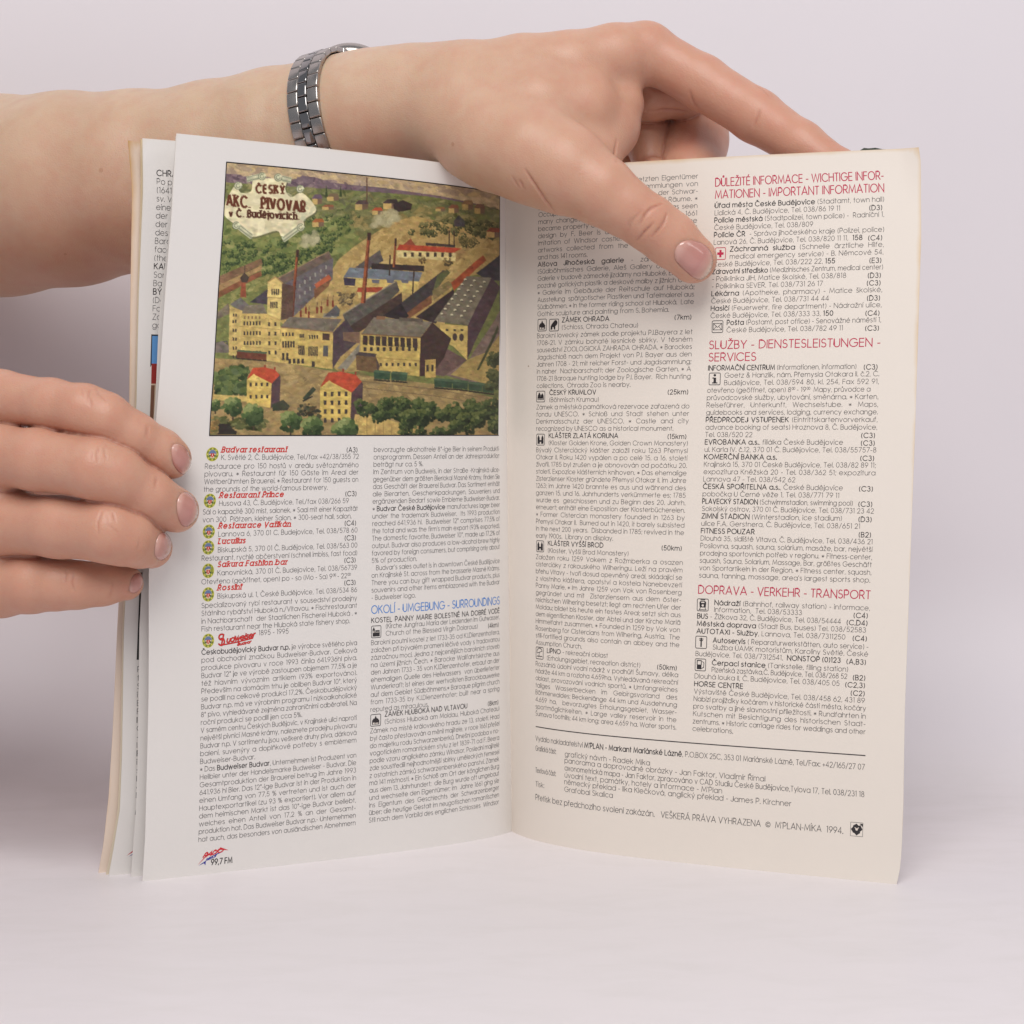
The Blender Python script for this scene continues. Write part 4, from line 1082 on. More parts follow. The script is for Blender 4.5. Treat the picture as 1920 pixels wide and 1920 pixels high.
def paint():
    P = Painter(920, 840)
    poly, line, sc = P.poly, P.line, P.scatter
    OCH, GRN, SLATE, WALL, SHD = (182, 152, 98), (112, 124, 72), (92, 90, 96), (206, 178, 112), (70, 56, 66)
    # sky and hills
    poly([(150, 0), (1900, 0), (1900, 500), (150, 500)], (196, 172, 150))
    sc([(178, 40), (1850, 120), (1850, 260), (900, 190), (178, 130)], 260, 46, [(214, 184, 138), (184, 158, 152), (206, 176, 150), (164, 142, 150), (150, 128, 132)], .5, .3, .1)
    poly([(170, 118), (260, 126), (330, 160), (420, 188), (520, 190), (585, 165), (640, 136), (730, 150), (800, 176), (900, 190), (1000, 200), (1130, 212), (1300, 236), (1500, 262), (1860, 330), (1860, 420), (170, 300)], (112, 90, 126))
    sc([(178, 125), (600, 165), (720, 150), (1000, 205), (1000, 230), (600, 215), (178, 175)], 120, 26, [(132, 108, 146), (100, 80, 116), (124, 102, 132)], .7, .35, .15)
    poly([(170, 170), (600, 205), (1000, 232), (1400, 262), (1860, 330), (1860, 1800), (20, 1800), (60, 1400)], GRN)
    sc([(170, 175), (900, 232), (1848, 325), (1848, 480), (900, 420), (160, 330)], 700, 30, [(132, 134, 92), (92, 104, 66), (150, 142, 98), (112, 118, 88), (88, 92, 76)], .6, .3, .08)
    # orchard slopes
    sc([(150, 330), (700, 380), (1000, 420), (880, 600), (560, 720), (120, 900)], 700, 30, [(104, 128, 70), (126, 140, 78), (86, 110, 58), (142, 146, 90)], .7, .5)
    sc([(900, 360), (1400, 330), (1848, 420), (1848, 640), (1400, 560), (1000, 520)], 420, 32, [(148, 134, 88), (110, 112, 72), (170, 148, 98), (92, 98, 62)], .65, .4)
    # yards
    poly([(860, 640), (960, 560), (1180, 420), (1320, 380), (1560, 430), (1848, 520), (1848, 700), (1560, 760), (1460, 1260), (870, 1330), (500, 1010), (720, 860)], OCH)
    sc([(900, 620), (1180, 430), (1500, 430), (1840, 540), (1600, 700), (900, 900)], 300, 30, [(196, 164, 104), (172, 140, 90), (206, 176, 118)], .55, .4, -.5)
    poly([(60, 1230), (500, 1260), (900, 1330), (1460, 1400), (1848, 1490), (1848, 1720), (40, 1720)], (158, 132, 92))
    sc([(80, 1240), (900, 1320), (1848, 1480), (1848, 1600), (900, 1560), (90, 1480)], 420, 40, [(176, 146, 100), (150, 126, 92), (188, 160, 108), (138, 118, 90)], .5, .28, .1)
    # orchard trees
    g = P.rng
    for i in range(230):
        y = g.uniform(370, 760); x = g.uniform(150, 1010 - (y - 370) * .95)
        if x < 640 and y < 520: continue
        P.tree(x, y, 12 + (y - 340) * .035, (44, 66, 40), (72, 98, 54), (112, 130, 74))
    for i in range(40): P.tree(g.uniform(1300, 1848), g.uniform(400, 500), 22, (58, 66, 44), (88, 94, 60), (120, 118, 78))
    # far houses
    for x, y, w, h, roof in ((700, 250, 60, 60, (96, 76, 120)), (790, 245, 70, 45, (120, 100, 84)), (960, 285, 80, 60, (86, 66, 80)), (1065, 330, 60, 45, (196, 74, 48)), (1130, 280, 90, 60, (58, 46, 58)), (1150, 345, 70, 40, (120, 96, 80)), (700, 395, 70, 50, (176, 92, 52)), (760, 312, 70, 30, (150, 80, 60)), (1450, 325, 60, 26, (150, 96, 62)), (1530, 310, 60, 50, (140, 80, 66)), (1610, 280, 70, 60, (150, 110, 84)), (1690, 300, 60, 60, (120, 84, 76)), (1760, 440, 90, 60, (150, 62, 48))):
        poly([(x, y + h * .4), (x + w * .55, y + h * .4), (x + w * .55, y + h), (x, y + h)], (206, 172, 110)); poly([(x + w * .55, y + h * .4), (x + w, y + h * .35), (x + w, y + h * .9), (x + w * .55, y + h)], (120, 92, 84))
        poly([(x - 4, y + h * .42), (x + w * .28, y), (x + w * .9, y), (x + w + 3, y + h * .4), (x + w * .55, y + h * .44)], roof)
    poly([(1190, 310), (1250, 285), (1310, 310), (1300, 345), (1200, 360)], (54, 44, 56))
    line([(1033, 150), (1033, 300)], 7, (96, 62, 58))
    for x, y in ((786, 195), (872, 195)): poly([(x - 9, y + 70), (x, y), (x + 9, y + 70)], (54, 72, 44))
    # smoke
    sc([(620, 560), (640, 500), (720, 470), (770, 520), (690, 560)], 50, 20, [(186, 184, 168), (166, 166, 146)], .4, .8)
    sc([(1060, 470), (1080, 390), (1200, 340), (1230, 400), (1120, 450)], 60, 22, [(190, 186, 168), (170, 166, 142)], .4, .8)
    # railway sheds at the left
    poly([(130, 735), (390, 630), (400, 665), (130, 790)], (124, 92, 74)); poly([(118, 830), (390, 705), (395, 735), (112, 875)], (138, 78, 58)); poly([(130, 790), (396, 670), (392, 700), (125, 830)], (162, 128, 92))
    sc([(120, 880), (400, 740), (520, 720), (300, 860), (110, 1000)], 120, 22, [(132, 138, 80), (112, 122, 70), (150, 146, 90)], .7, .4, -.4)
    poly([(110, 960), (190, 900), (205, 960), (110, 1000)], (116, 104, 104))
    # long malting house
    poly([(470, 760), (800, 590), (826, 650), (610, 750), (520, 800)], (104, 88, 92)); poly([(520, 790), (826, 630), (824, 760), (590, 980), (515, 1000)], (98, 92, 118))
    for i in range(8): P.windows(560 + i * 32, 830 - i * 22, 560 + i * 32, 900 - i * 24, 1, 2, 9, 22, (150, 152, 172))
    line([(470, 760), (800, 592)], 6, (150, 124, 104))
    poly([(715, 790), (800, 730), (818, 755), (725, 815)], (186, 84, 58)); poly([(712, 812), (725, 815), (816, 758), (800, 800), (715, 880)], (128, 82, 62))
    # blue roofed hall
    poly([(960, 690), (1110, 585), (1132, 650), (1040, 700)], (84, 80, 96)); poly([(1060, 665), (1380, 680), (1380, 715), (1060, 700)], (52, 42, 52))
    poly([(925, 690), (1370, 720), (1350, 775), (890, 748)], (104, 118, 162)); poly([(890, 748), (1350, 775), (1345, 850), (895, 800)], (214, 186, 112)); poly([(890, 750), (965, 756), (960, 800), (895, 798)], (58, 50, 84))
    for x in (1060, 1150, 1240): poly([(x, 762), (x + 50, 765), (x + 44, 786), (x + 6, 784)], (96, 100, 140))
    poly([(980, 810), (1130, 808), (1110, 840), (970, 838)], (178, 62, 48)); poly([(975, 838), (1110, 840), (1070, 880), (985, 875)], (216, 196, 130))
    sc([(860, 840), (960, 850), (940, 920), (870, 910)], 60, 14, [(96, 84, 70), (150, 128, 92), (74, 62, 56)], .8, .4, -.4)
    # red roofed stable far right
    poly([(1220, 580), (1300, 515), (1330, 560)], (150, 62, 52)); poly([(1230, 552), (1610, 572), (1560, 600), (1210, 585)], (198, 62, 46)); poly([(1390, 540), (1570, 552), (1568, 568), (1390, 558)], (66, 54, 62))
    poly([(1215, 588), (1575, 602), (1570, 650), (1215, 630)], (224, 206, 152)); poly([(1575, 600), (1625, 575), (1640, 600), (1575, 655)], (170, 134, 92))
    P.windows(1265, 600, 1540, 612, 7, 1, 18, 26, (70, 58, 60)); P.tree(1370, 645, 24, (90, 72, 54), (120, 96, 66), (150, 124, 84)); P.tree(1525, 655, 28, (70, 60, 46), (98, 82, 58), (132, 110, 76))
    for i in range(8): P.tree(1600 + i * 14, 520 + (i % 3) * 16, 20, (66, 66, 44), (96, 92, 58), (130, 118, 76))
    poly([(1560, 410), (1590, 370), (1630, 410), (1625, 440), (1565, 440)], (70, 70, 88))
    # long roofs in the middle
    poly([(1050, 870), (1210, 770), (1232, 830), (1060, 1000), (920, 1075), (885, 975)], (86, 82, 92)); poly([(905, 1060), (1245, 840), (1248, 905), (930, 1120)], (70, 52, 56)); line([(885, 972), (1212, 772)], 7, (150, 140, 134))
    poly([(1240, 905), (1500, 705), (1535, 720), (1430, 860), (1265, 985)], (62, 56, 72)); poly([(1430, 850), (1540, 720), (1520, 700), (1460, 740)], (86, 96, 66)); poly([(1270, 970), (1425, 855), (1428, 905), (1275, 1010)], (128, 76, 58))
    poly([(1430, 830), (1530, 770), (1560, 800), (1440, 890)], (128, 112, 80)); poly([(1125, 985), (1240, 905), (1290, 985), (1250, 1010)], (44, 38, 50)); poly([(1330, 990), (1560, 820), (1570, 900), (1450, 1030)], (52, 42, 54))
    poly([(1545, 780), (1740, 610), (1760, 640), (1560, 830)], (170, 66, 44)); poly([(1700, 720), (1848, 600), (1848, 760), (1760, 760)], (54, 50, 76))
    poly([(1640, 740), (1790, 745), (1645, 1040), (1440, 1015)], (118, 112, 112)); poly([(1645, 1040), (1790, 745), (1848, 800), (1640, 1250)], (76, 54, 78)); poly([(1480, 1030), (1645, 1042), (1640, 1250), (1560, 1170), (1470, 1120)], (214, 184, 108))
    for i in range(8):
        for j in range(3):
            x = 1490 + j * 58 + i * 20; y = 970 - i * 30 + j * 6
            P.dab(x, y, 9, 7, 0, (216, 214, 208)); P.dab(x + 3, y + 6, 8, 3, 0, (66, 60, 66))
    P.windows(1520, 1062, 1610, 1070, 3, 1, 16, 12); P.dab(1566, 1110, 15, 24, 0, SHD); P.dab(1606, 1112, 15, 24, 0, SHD)
    poly([(1650, 1250), (1848, 940), (1848, 1300), (1700, 1400), (1500, 1340)], (128, 104, 116)); poly([(1540, 1340), (1640, 1250), (1760, 1200), (1848, 1080), (1848, 1330), (1780, 1400)], (176, 150, 92)); poly([(1700, 1310), (1830, 1030), (1835, 1060), (1712, 1312)], (60, 68, 46))
    poly([(1480, 1160), (1640, 1250), (1500, 1350), (1420, 1340)], (106, 78, 92))
    # chimneys
    for x0, y0, x1, y1, w in ((575, 985, 610, 580, 22), (1010, 905, 1046, 480, 28), (1195, 690, 1206, 515, 16), (1168, 740, 1172, 615, 10), (1534, 560, 1534, 465, 8), (1562, 560, 1562, 465, 8), (1312, 850, 1320, 700, 9)):
        poly([(x0 - w / 2, y0), (x0 + w / 2, y0), (x1 + w / 3, y1), (x1 - w / 3, y1)], (158, 76, 50) if w > 12 else (66, 52, 52)); poly([(x0 + w * .12, y0), (x0 + w / 2, y0), (x1 + w / 3, y1), (x1 + w * .08, y1)], (104, 46, 40) if w > 12 else (54, 44, 46))
        poly([(x1 - w * .42, y1), (x1 + w * .42, y1), (x1 + w * .36, y1 + 46), (x1 - w * .36, y1 + 46)], (66, 42, 44))
    # the big brewhouse block
    poly([(200, 905), (265, 865), (320, 915), (270, 950)], (98, 96, 112)); poly([(262, 862), (300, 866), (296, 770), (272, 770)], (150, 70, 52)); poly([(262, 745), (288, 712), (318, 745), (305, 775), (272, 772)], (70, 56, 58)); line([(290, 712), (291, 672)], 5, (60, 50, 54))
    poly([(198, 915), (275, 945), (262, 1225), (188, 1215)], WALL); poly([(268, 960), (425, 965), (505, 985), (500, 1262), (262, 1228)], (206, 178, 108)); poly([(290, 915), (400, 905), (425, 965), (272, 962)], (122, 112, 112)); poly([(320, 895), (450, 800), (440, 910)], (64, 60, 84))
    poly([(430, 770), (478, 745), (520, 782), (512, 985), (500, 1000), (425, 965)], (224, 198, 128)); poly([(516, 780), (590, 800), (580, 990), (508, 1005)], (92, 66, 66)); line([(428, 775), (476, 742), (522, 782)], 7, (168, 132, 88)); line([(430, 865), (518, 872)], 5, (168, 136, 84))
    P.windows(456, 815, 494, 817, 4, 1, 8, 36); P.windows(448, 893, 484, 896, 4, 1, 8, 38)
    P.windows(222, 962, 236, 966, 2, 1, 9, 18); 
    for j in range(5): P.windows(218, 1000 + j * 54, 234, 1003 + j * 54, 2, 1, 9, 20)
    for j in range(4): P.windows(286, 1010 + j * 60, 380, 1020 + j * 60, 6, 1, 10, 24); P.windows(436, 1016 + j * 58, 474, 1020 + j * 58, 2, 1, 12, 24)
    P.windows(290, 978, 380, 984, 5, 1, 9, 18, (132, 100, 76))
    for y in (1040, 1100, 1160): line([(262, y), (500, y + 22)], 3, (170, 138, 84))
    # middle front block
    poly([(505, 1045), (560, 985), (880, 1000), (825, 1078)], (112, 104, 108)); poly([(505, 1048), (825, 1080), (820, 1305), (500, 1262)], (208, 178, 102)); poly([(825, 1080), (905, 1000), (990, 1130), (870, 1230), (820, 1305)], (74, 58, 80))
    poly([(770, 965), (845, 968), (848, 995), (762, 992)], (146, 140, 140)); line([(505, 1048), (825, 1080)], 6, (150, 112, 84))
    P.windows(520, 1080, 580, 1086, 4, 1, 11, 22); P.windows(625, 1090, 645, 1092, 3, 1, 8, 22); P.windows(685, 1096, 730, 1100, 4, 1, 9, 24); P.windows(520, 1132, 585, 1138, 5, 1, 11, 40)
    P.windows(618, 1160, 648, 1163, 4, 1, 8, 58); P.windows(680, 1166, 728, 1172, 5, 1, 8, 58); poly([(762, 1085), (805, 1090), (803, 1130), (760, 1126)], (86, 62, 66)); poly([(765, 1160), (795, 1163), (793, 1228), (763, 1225)], (80, 82, 104))
    P.windows(520, 1205, 545, 1210, 2, 1, 14, 44); P.windows(560, 1240, 640, 1252, 4, 1, 16, 30); P.windows(705, 1256, 715, 1258, 1, 1, 18, 34)
    for x, y in ((630, 965), (662, 945), (680, 970), (730, 945), (755, 940), (793, 900), (825, 905)): line([(x, y + 22), (x, y - 18)], 12, (132, 46, 40)); line([(x, y - 18), (x + 4, y - 50)], 3, (92, 60, 56))
    poly([(770, 985), (845, 915), (868, 945), (862, 985)], (88, 90, 112)); poly([(885, 1080), (990, 1080), (990, 1150), (888, 1130)], (122, 92, 86)); poly([(850, 1300), (990, 1150), (985, 1210), (905, 1310)], (138, 134, 140))
    # right front block
    poly([(1000, 1090), (1075, 990), (1430, 1020), (1358, 1112)], (120, 112, 114)); poly([(1230, 992), (1370, 1000), (1375, 1022), (1225, 1012)], (92, 84, 90)); poly([(1092, 982), (1145, 986), (1140, 1006), (1088, 1002)], (140, 96, 78))
    poly([(1000, 1092), (1358, 1114), (1352, 1350), (990, 1310)], (208, 178, 100)); poly([(1358, 1114), (1430, 1022), (1545, 1120), (1500, 1240), (1420, 1345), (1352, 1350)], (66, 46, 54))
    for i in range(9): poly([(1008 + i * 38, 1100 + i * 2.3), (1036 + i * 38, 1102 + i * 2.3), (1036 + i * 38, 1160 + i * 2.3), (1008 + i * 38, 1156 + i * 2.3)], (58, 46, 52))
    P.windows(1020, 1172, 1330, 1200, 9, 1, 17, 24); P.windows(1115, 1268, 1330, 1290, 7, 1, 13, 20); line([(995, 1230), (1354, 1256)], 4, (168, 134, 78)); line([(1000, 1092), (1358, 1114)], 7, (120, 84, 66))
    poly([(965, 1215), (1085, 1212), (1092, 1330), (968, 1310)], (112, 84, 62)); poly([(960, 1220), (985, 1200), (1090, 1212), (1080, 1232)], (76, 64, 78)); poly([(1085, 1230), (1110, 1290), (1092, 1332)], (84, 66, 72)); poly([(1385, 1250), (1450, 1245), (1450, 1355), (1385, 1360)], (206, 172, 96)); P.windows(1400, 1280, 1430, 1280, 2, 1, 14, 40)
    # rails and wagons
    for k in (0, 40): line([(1000, 1378 + k), (1450, 1430 + k), (1848, 1500 + k)], 4, (116, 96, 78))
    for x, y, w in ((1072, 1322, 100), (1178, 1330, 100), (1440, 1372, 110), (1550, 1380, 95), (1648, 1392, 85), (1732, 1402, 72)):
        poly([(x, y), (x + w, y + 8), (x + w - 4, y + 50), (x + 2, y + 42)], (48, 78, 66)); poly([(x - 4, y), (x + 10, y - 12), (x + w + 6, y - 3), (x + w, y + 12)], (72, 104, 88)); line([(x, y + 48), (x + w, y + 58)], 9, (42, 38, 40))
    for x, y, w in ((238, 1192, 90), (328, 1200, 90)): poly([(x, y), (x + w, y + 8), (x + w, y + 48), (x, y + 40)], (108, 54, 44)); poly([(x - 3, y), (x + 8, y - 10), (x + w + 4, y - 2), (x + w, y + 10)], (74, 96, 82)); line([(x, y + 44), (x + w, y + 52)], 7, (48, 40, 40))
    line([(60, 1145), (180, 1130), (180, 1200)], 6, (70, 70, 90)); poly([(80, 1150), (150, 1128), (190, 1160), (190, 1200), (85, 1200)], (112, 104, 116))
    # villas in front
    sc([(95, 1330), (300, 1270), (300, 1450), (110, 1460)], 240, 22, [(58, 84, 48), (78, 104, 58), (44, 66, 40), (98, 118, 66)], .8, .7)
    poly([(90, 1455), (300, 1470), (300, 1500), (90, 1490)], (206, 176, 104))
    for x, y, k in ((298, 1290, 1.0), (745, 1320, 1.28)):
        q = lambda a, b: (x + a * k, y + b * k)
        poly([q(0, 75), q(45, 45), q(150, 95), q(142, 250), q(0, 220)], (222, 190, 100)); poly([q(150, 95), q(196, 40), q(205, 60), q(200, 215), q(146, 252)], (82, 58, 78)); poly([q(0, 75), q(38, 5), q(100, 0), q(170, 15), q(200, 48), q(152, 100), q(45, 45)], (206, 64, 42)); poly([q(0, 78), q(44, 40), q(92, 88)], (228, 198, 112))
        for j in range(2 if k < 1.1 else 4): P.windows(x + 24 * k, y + (95 + j * (75 if k < 1.1 else 42)) * k, x + 124 * k, y + (108 + j * (75 if k < 1.1 else 42)) * k, 4, 1, 13 * k, 22 * k)
        line([q(110, 2), q(110, -14)], 12, (150, 60, 46)); line([q(170, 16), q(170, 0)], 12, (150, 60, 46))
    poly([(450, 1520), (520, 1490), (560, 1530), (545, 1555), (455, 1560)], (54, 60, 52)); sc([(610, 1530), (660, 1510), (745, 1550), (740, 1600), (600, 1580)], 60, 14, [(60, 68, 50), (84, 70, 50), (46, 50, 46)], .9)
    line([(648, 1490), (712, 1420)], 26, (52, 62, 54)); line([(640, 1500), (700, 1470)], 10, (40, 40, 42))
    # bottom trees, wall, car
    poly([(960, 1580), (1120, 1600), (1400, 1690), (1380, 1720), (930, 1720)], (206, 172, 104)); 
    for i in range(7): line([(1030 + i * 50, 1600 + i * 16), (1030 + i * 50, 1720)], 5, (166, 134, 84))
    for i in range(46): P.tree(g.uniform(960, 1850), g.uniform(1510, 1600) + 0, 42, (34, 50, 30), (54, 78, 42), (84, 104, 56))
    for i in range(30): P.tree(g.uniform(1260, 1850), g.uniform(1580, 1700), 44, (30, 44, 28), (52, 74, 40), (92, 108, 58))
    for i in range(12): P.tree(g.uniform(1780, 1850), g.uniform(1200, 1500), 40, (44, 54, 34), (62, 76, 44), (88, 96, 58))
    sc([(120, 1600), (420, 1610), (380, 1680), (110, 1650)], 120, 24, [(74, 84, 46), (96, 104, 58), (62, 70, 42)], .8, .4)
    for x, y, r in ((210, 1530, 62), (335, 1580, 70), (560, 1625, 66), (690, 1660, 72), (900, 1680, 80), (100, 1520, 40)):
        line([(x, y), (x + 3, y + r * 1.4)], 10, (62, 50, 42)); P.tree(x, y, r); P.tree(x, y - r * .15, r * .8, (50, 76, 42), (74, 104, 58), (130, 150, 96))
    poly([(108, 1660), (130, 1635), (190, 1640), (210, 1670), (235, 1685), (230, 1705), (105, 1705)], (40, 36, 38))
    sc([(75, 1600), (120, 1600), (110, 1710), (70, 1710)], 50, 16, [(150, 112, 62), (110, 90, 56), (96, 100, 58)], .8)
    # brush texture all over: short dabs that pick up the colour underneath
    src = P.a.copy()
    for i in range(15000):
        px, py = int(g.integers(P.w)), int(g.integers(P.h))
        c = src[py, px] * (1 + g.normal(0, .2)) + g.normal(0, .02, 3)
        a = g.normal(-.1, .7); rx, ry = g.uniform(1.6, 5.0), g.uniform(.7, 1.5)
        t = np.linspace(0, 6.283, 8)[:-1]
        q = np.c_[px + rx * np.cos(t) * math.cos(a) - ry * np.sin(t) * math.sin(a), py + rx * np.cos(t) * math.sin(a) + ry * np.sin(t) * math.cos(a)]
        P.fill(q, np.clip(c, 0, 1), .5)
    # scroll banner with its lettering
    B = [(345, 160), (420, 150), (540, 160), (535, 215), (570, 265), (640, 240), (725, 340), (650, 400), (640, 440), (520, 500), (480, 465), (330, 500), (240, 430), (165, 370), (168, 300), (230, 195), (270, 235), (330, 225)]
    Bq = []
    for i in range(len(B)):
        p0, p1, p2, p3 = [np.array(B[(i + k) % len(B)], float) for k in (-1, 0, 1, 2)]
        for t in (0, .2, .4, .6, .8): Bq.append(tuple(.5 * (2 * p1 + (p2 - p0) * t + (2 * p0 - 5 * p1 + 4 * p2 - p3) * t * t + (3 * p1 - p0 - 3 * p2 + p3) * t ** 3)))
    B = Bq
    poly([(x + 8, y + 10) for x, y in B], (86, 90, 76), .6)
    poly(B, (226, 222, 208))
    sc([(200, 330), (340, 240), (520, 240), (690, 330), (600, 420), (380, 460)], 90, 34, [(232, 228, 220), (218, 214, 196), (226, 222, 214)], .5, .5)
    sc([(600, 290), (720, 340), (640, 400), (590, 380)], 24, 22, [(184, 196, 188), (200, 206, 196)], .5, .6)
    for x0, y0, x1, y1 in ((305, 155, 400, 135), (490, 145, 572, 165), (245, 430, 335, 500), (520, 520, 630, 440)):
        line([(x0, y0), (x1, y1)], 34, (198, 206, 198)); line([(x0, y0 + 10), (x1, y1 + 10)], 8, (132, 146, 140)); line([(x0, y0 - 12), (x1, y1 - 12)], 4, (120, 130, 124))
    for x, y in ((398, 138), (494, 146), (252, 192), (626, 216), (238, 430), (628, 446)):
        P.dab(x, y, 26, 24, 0, (206, 212, 204)); 
        for rr in (22, 12): line([(x + rr * math.cos(t), y + rr * math.sin(t)) for t in np.linspace(0, 5.4, 12)], 5, (112, 128, 122))
    def letters(txt, x, y, size, col, wt, slope=0.0, gap=.14, xs=.74):
        for ch in txt:
            if ch == ' ': x += size * .3; continue
            w, st = glyph(ch)
            for l in st:
                pts = [(x + px * size * xs, y - py * size + slope * px * size * xs) for px, py in l]
                line(pts, wt, col)
                for p_, q_ in ((l[0], l[1]), (l[-1], l[-2])):
                    if abs(p_[0] - q_[0]) < .05 and abs(p_[1] - q_[1]) > .2 and wt > 9: line([(x + p_[0] * size * xs - wt * .9, y - p_[1] * size), (x + p_[0] * size * xs + wt * .9, y - p_[1] * size)], wt * .55, col)
            y += slope * (w * xs + gap) * size
            x += (w * xs + gap) * size
    brown = (104, 44, 30)
    letters('ČESKÝ', 362, 236, 66, brown, 13, .04, .2)
    letters('AKC.', 180, 308, 92, brown, 15, .13, .15, .62); letters('PIVOVAR', 394, 328, 88, brown, 16, .1, .17, .6)
    letters('v Č. Budějovicích·'.replace('·', '.'), 196, 376, 58, (84, 34, 26), 12, .06, .19, .72)
    g_ = P.a.mean(-1, keepdims=True)
    out = np.clip((P.a * .76 + g_ * .24 - .02) * np.array([1.04, 1.0, .84]) * np.linspace(1.03, .86, P.w)[None, :, None] ** .8, 0, 1)
    return out ** .93 * .95 + np.array([.035, .032, .02])

def picture():
    A = paint()
    h, w = A.shape[0] // 2, A.shape[1] // 2
    A = A.reshape(h, 2, w, 2, 3).mean((1, 3))
    A = np.where(A <= .04045, A / 12.92, ((A + .055) / 1.055) ** 2.4)
    xn = np.linspace(178, 1846, w)
    us = np.interp(xn, [178, 241, 409, 449, 739, 1028, 1318, 1511, 1705, 1846], [.8712, .8462, .7743, .7564, .6273, .4915, .3466, .2424, .1275, .0283])
    vs = np.linspace(.9690, .6062, h)
    U, V = np.meshgrid(us, vs)
    Pn = LEFT.on(U, V, np.full_like(U, .03))
    idx = np.arange(h * w).reshape(h, w)
    f = np.stack([idx[:-1, :-1].ravel(), idx[1:, :-1].ravel(), idx[1:, 1:].ravel(), idx[:-1, 1:].ravel()], 1)
    m = ink_material(.33, 'glossy_picture_ink')
    o = mesh_object('picture', Pn.reshape(-1, 3), f, m, page_left, True, A.reshape(-1, 3))
    pass
    o['label'] = "bird's-eye painting of a brewery with a scroll banner"
    fr = Ink()
    e = .25
    xs = np.linspace(.8712, .0283, 60) * WID
    y0, y1 = .6062 * PAGE_H, .9690 * PAGE_H
    for y in (y0, y1): fr.stroke([(x, y) for x in xs], .32, srgb(36, 32, 34))
    for u in (.8712, .0283): fr.stroke([(u * WID, y) for y in np.linspace(y0, y1, 40)], .32, srgb(36, 32, 34))
    fo = fr.lay_on('picture_border', LEFT, page_left, flat_uv(1), lift=.05)
picture()
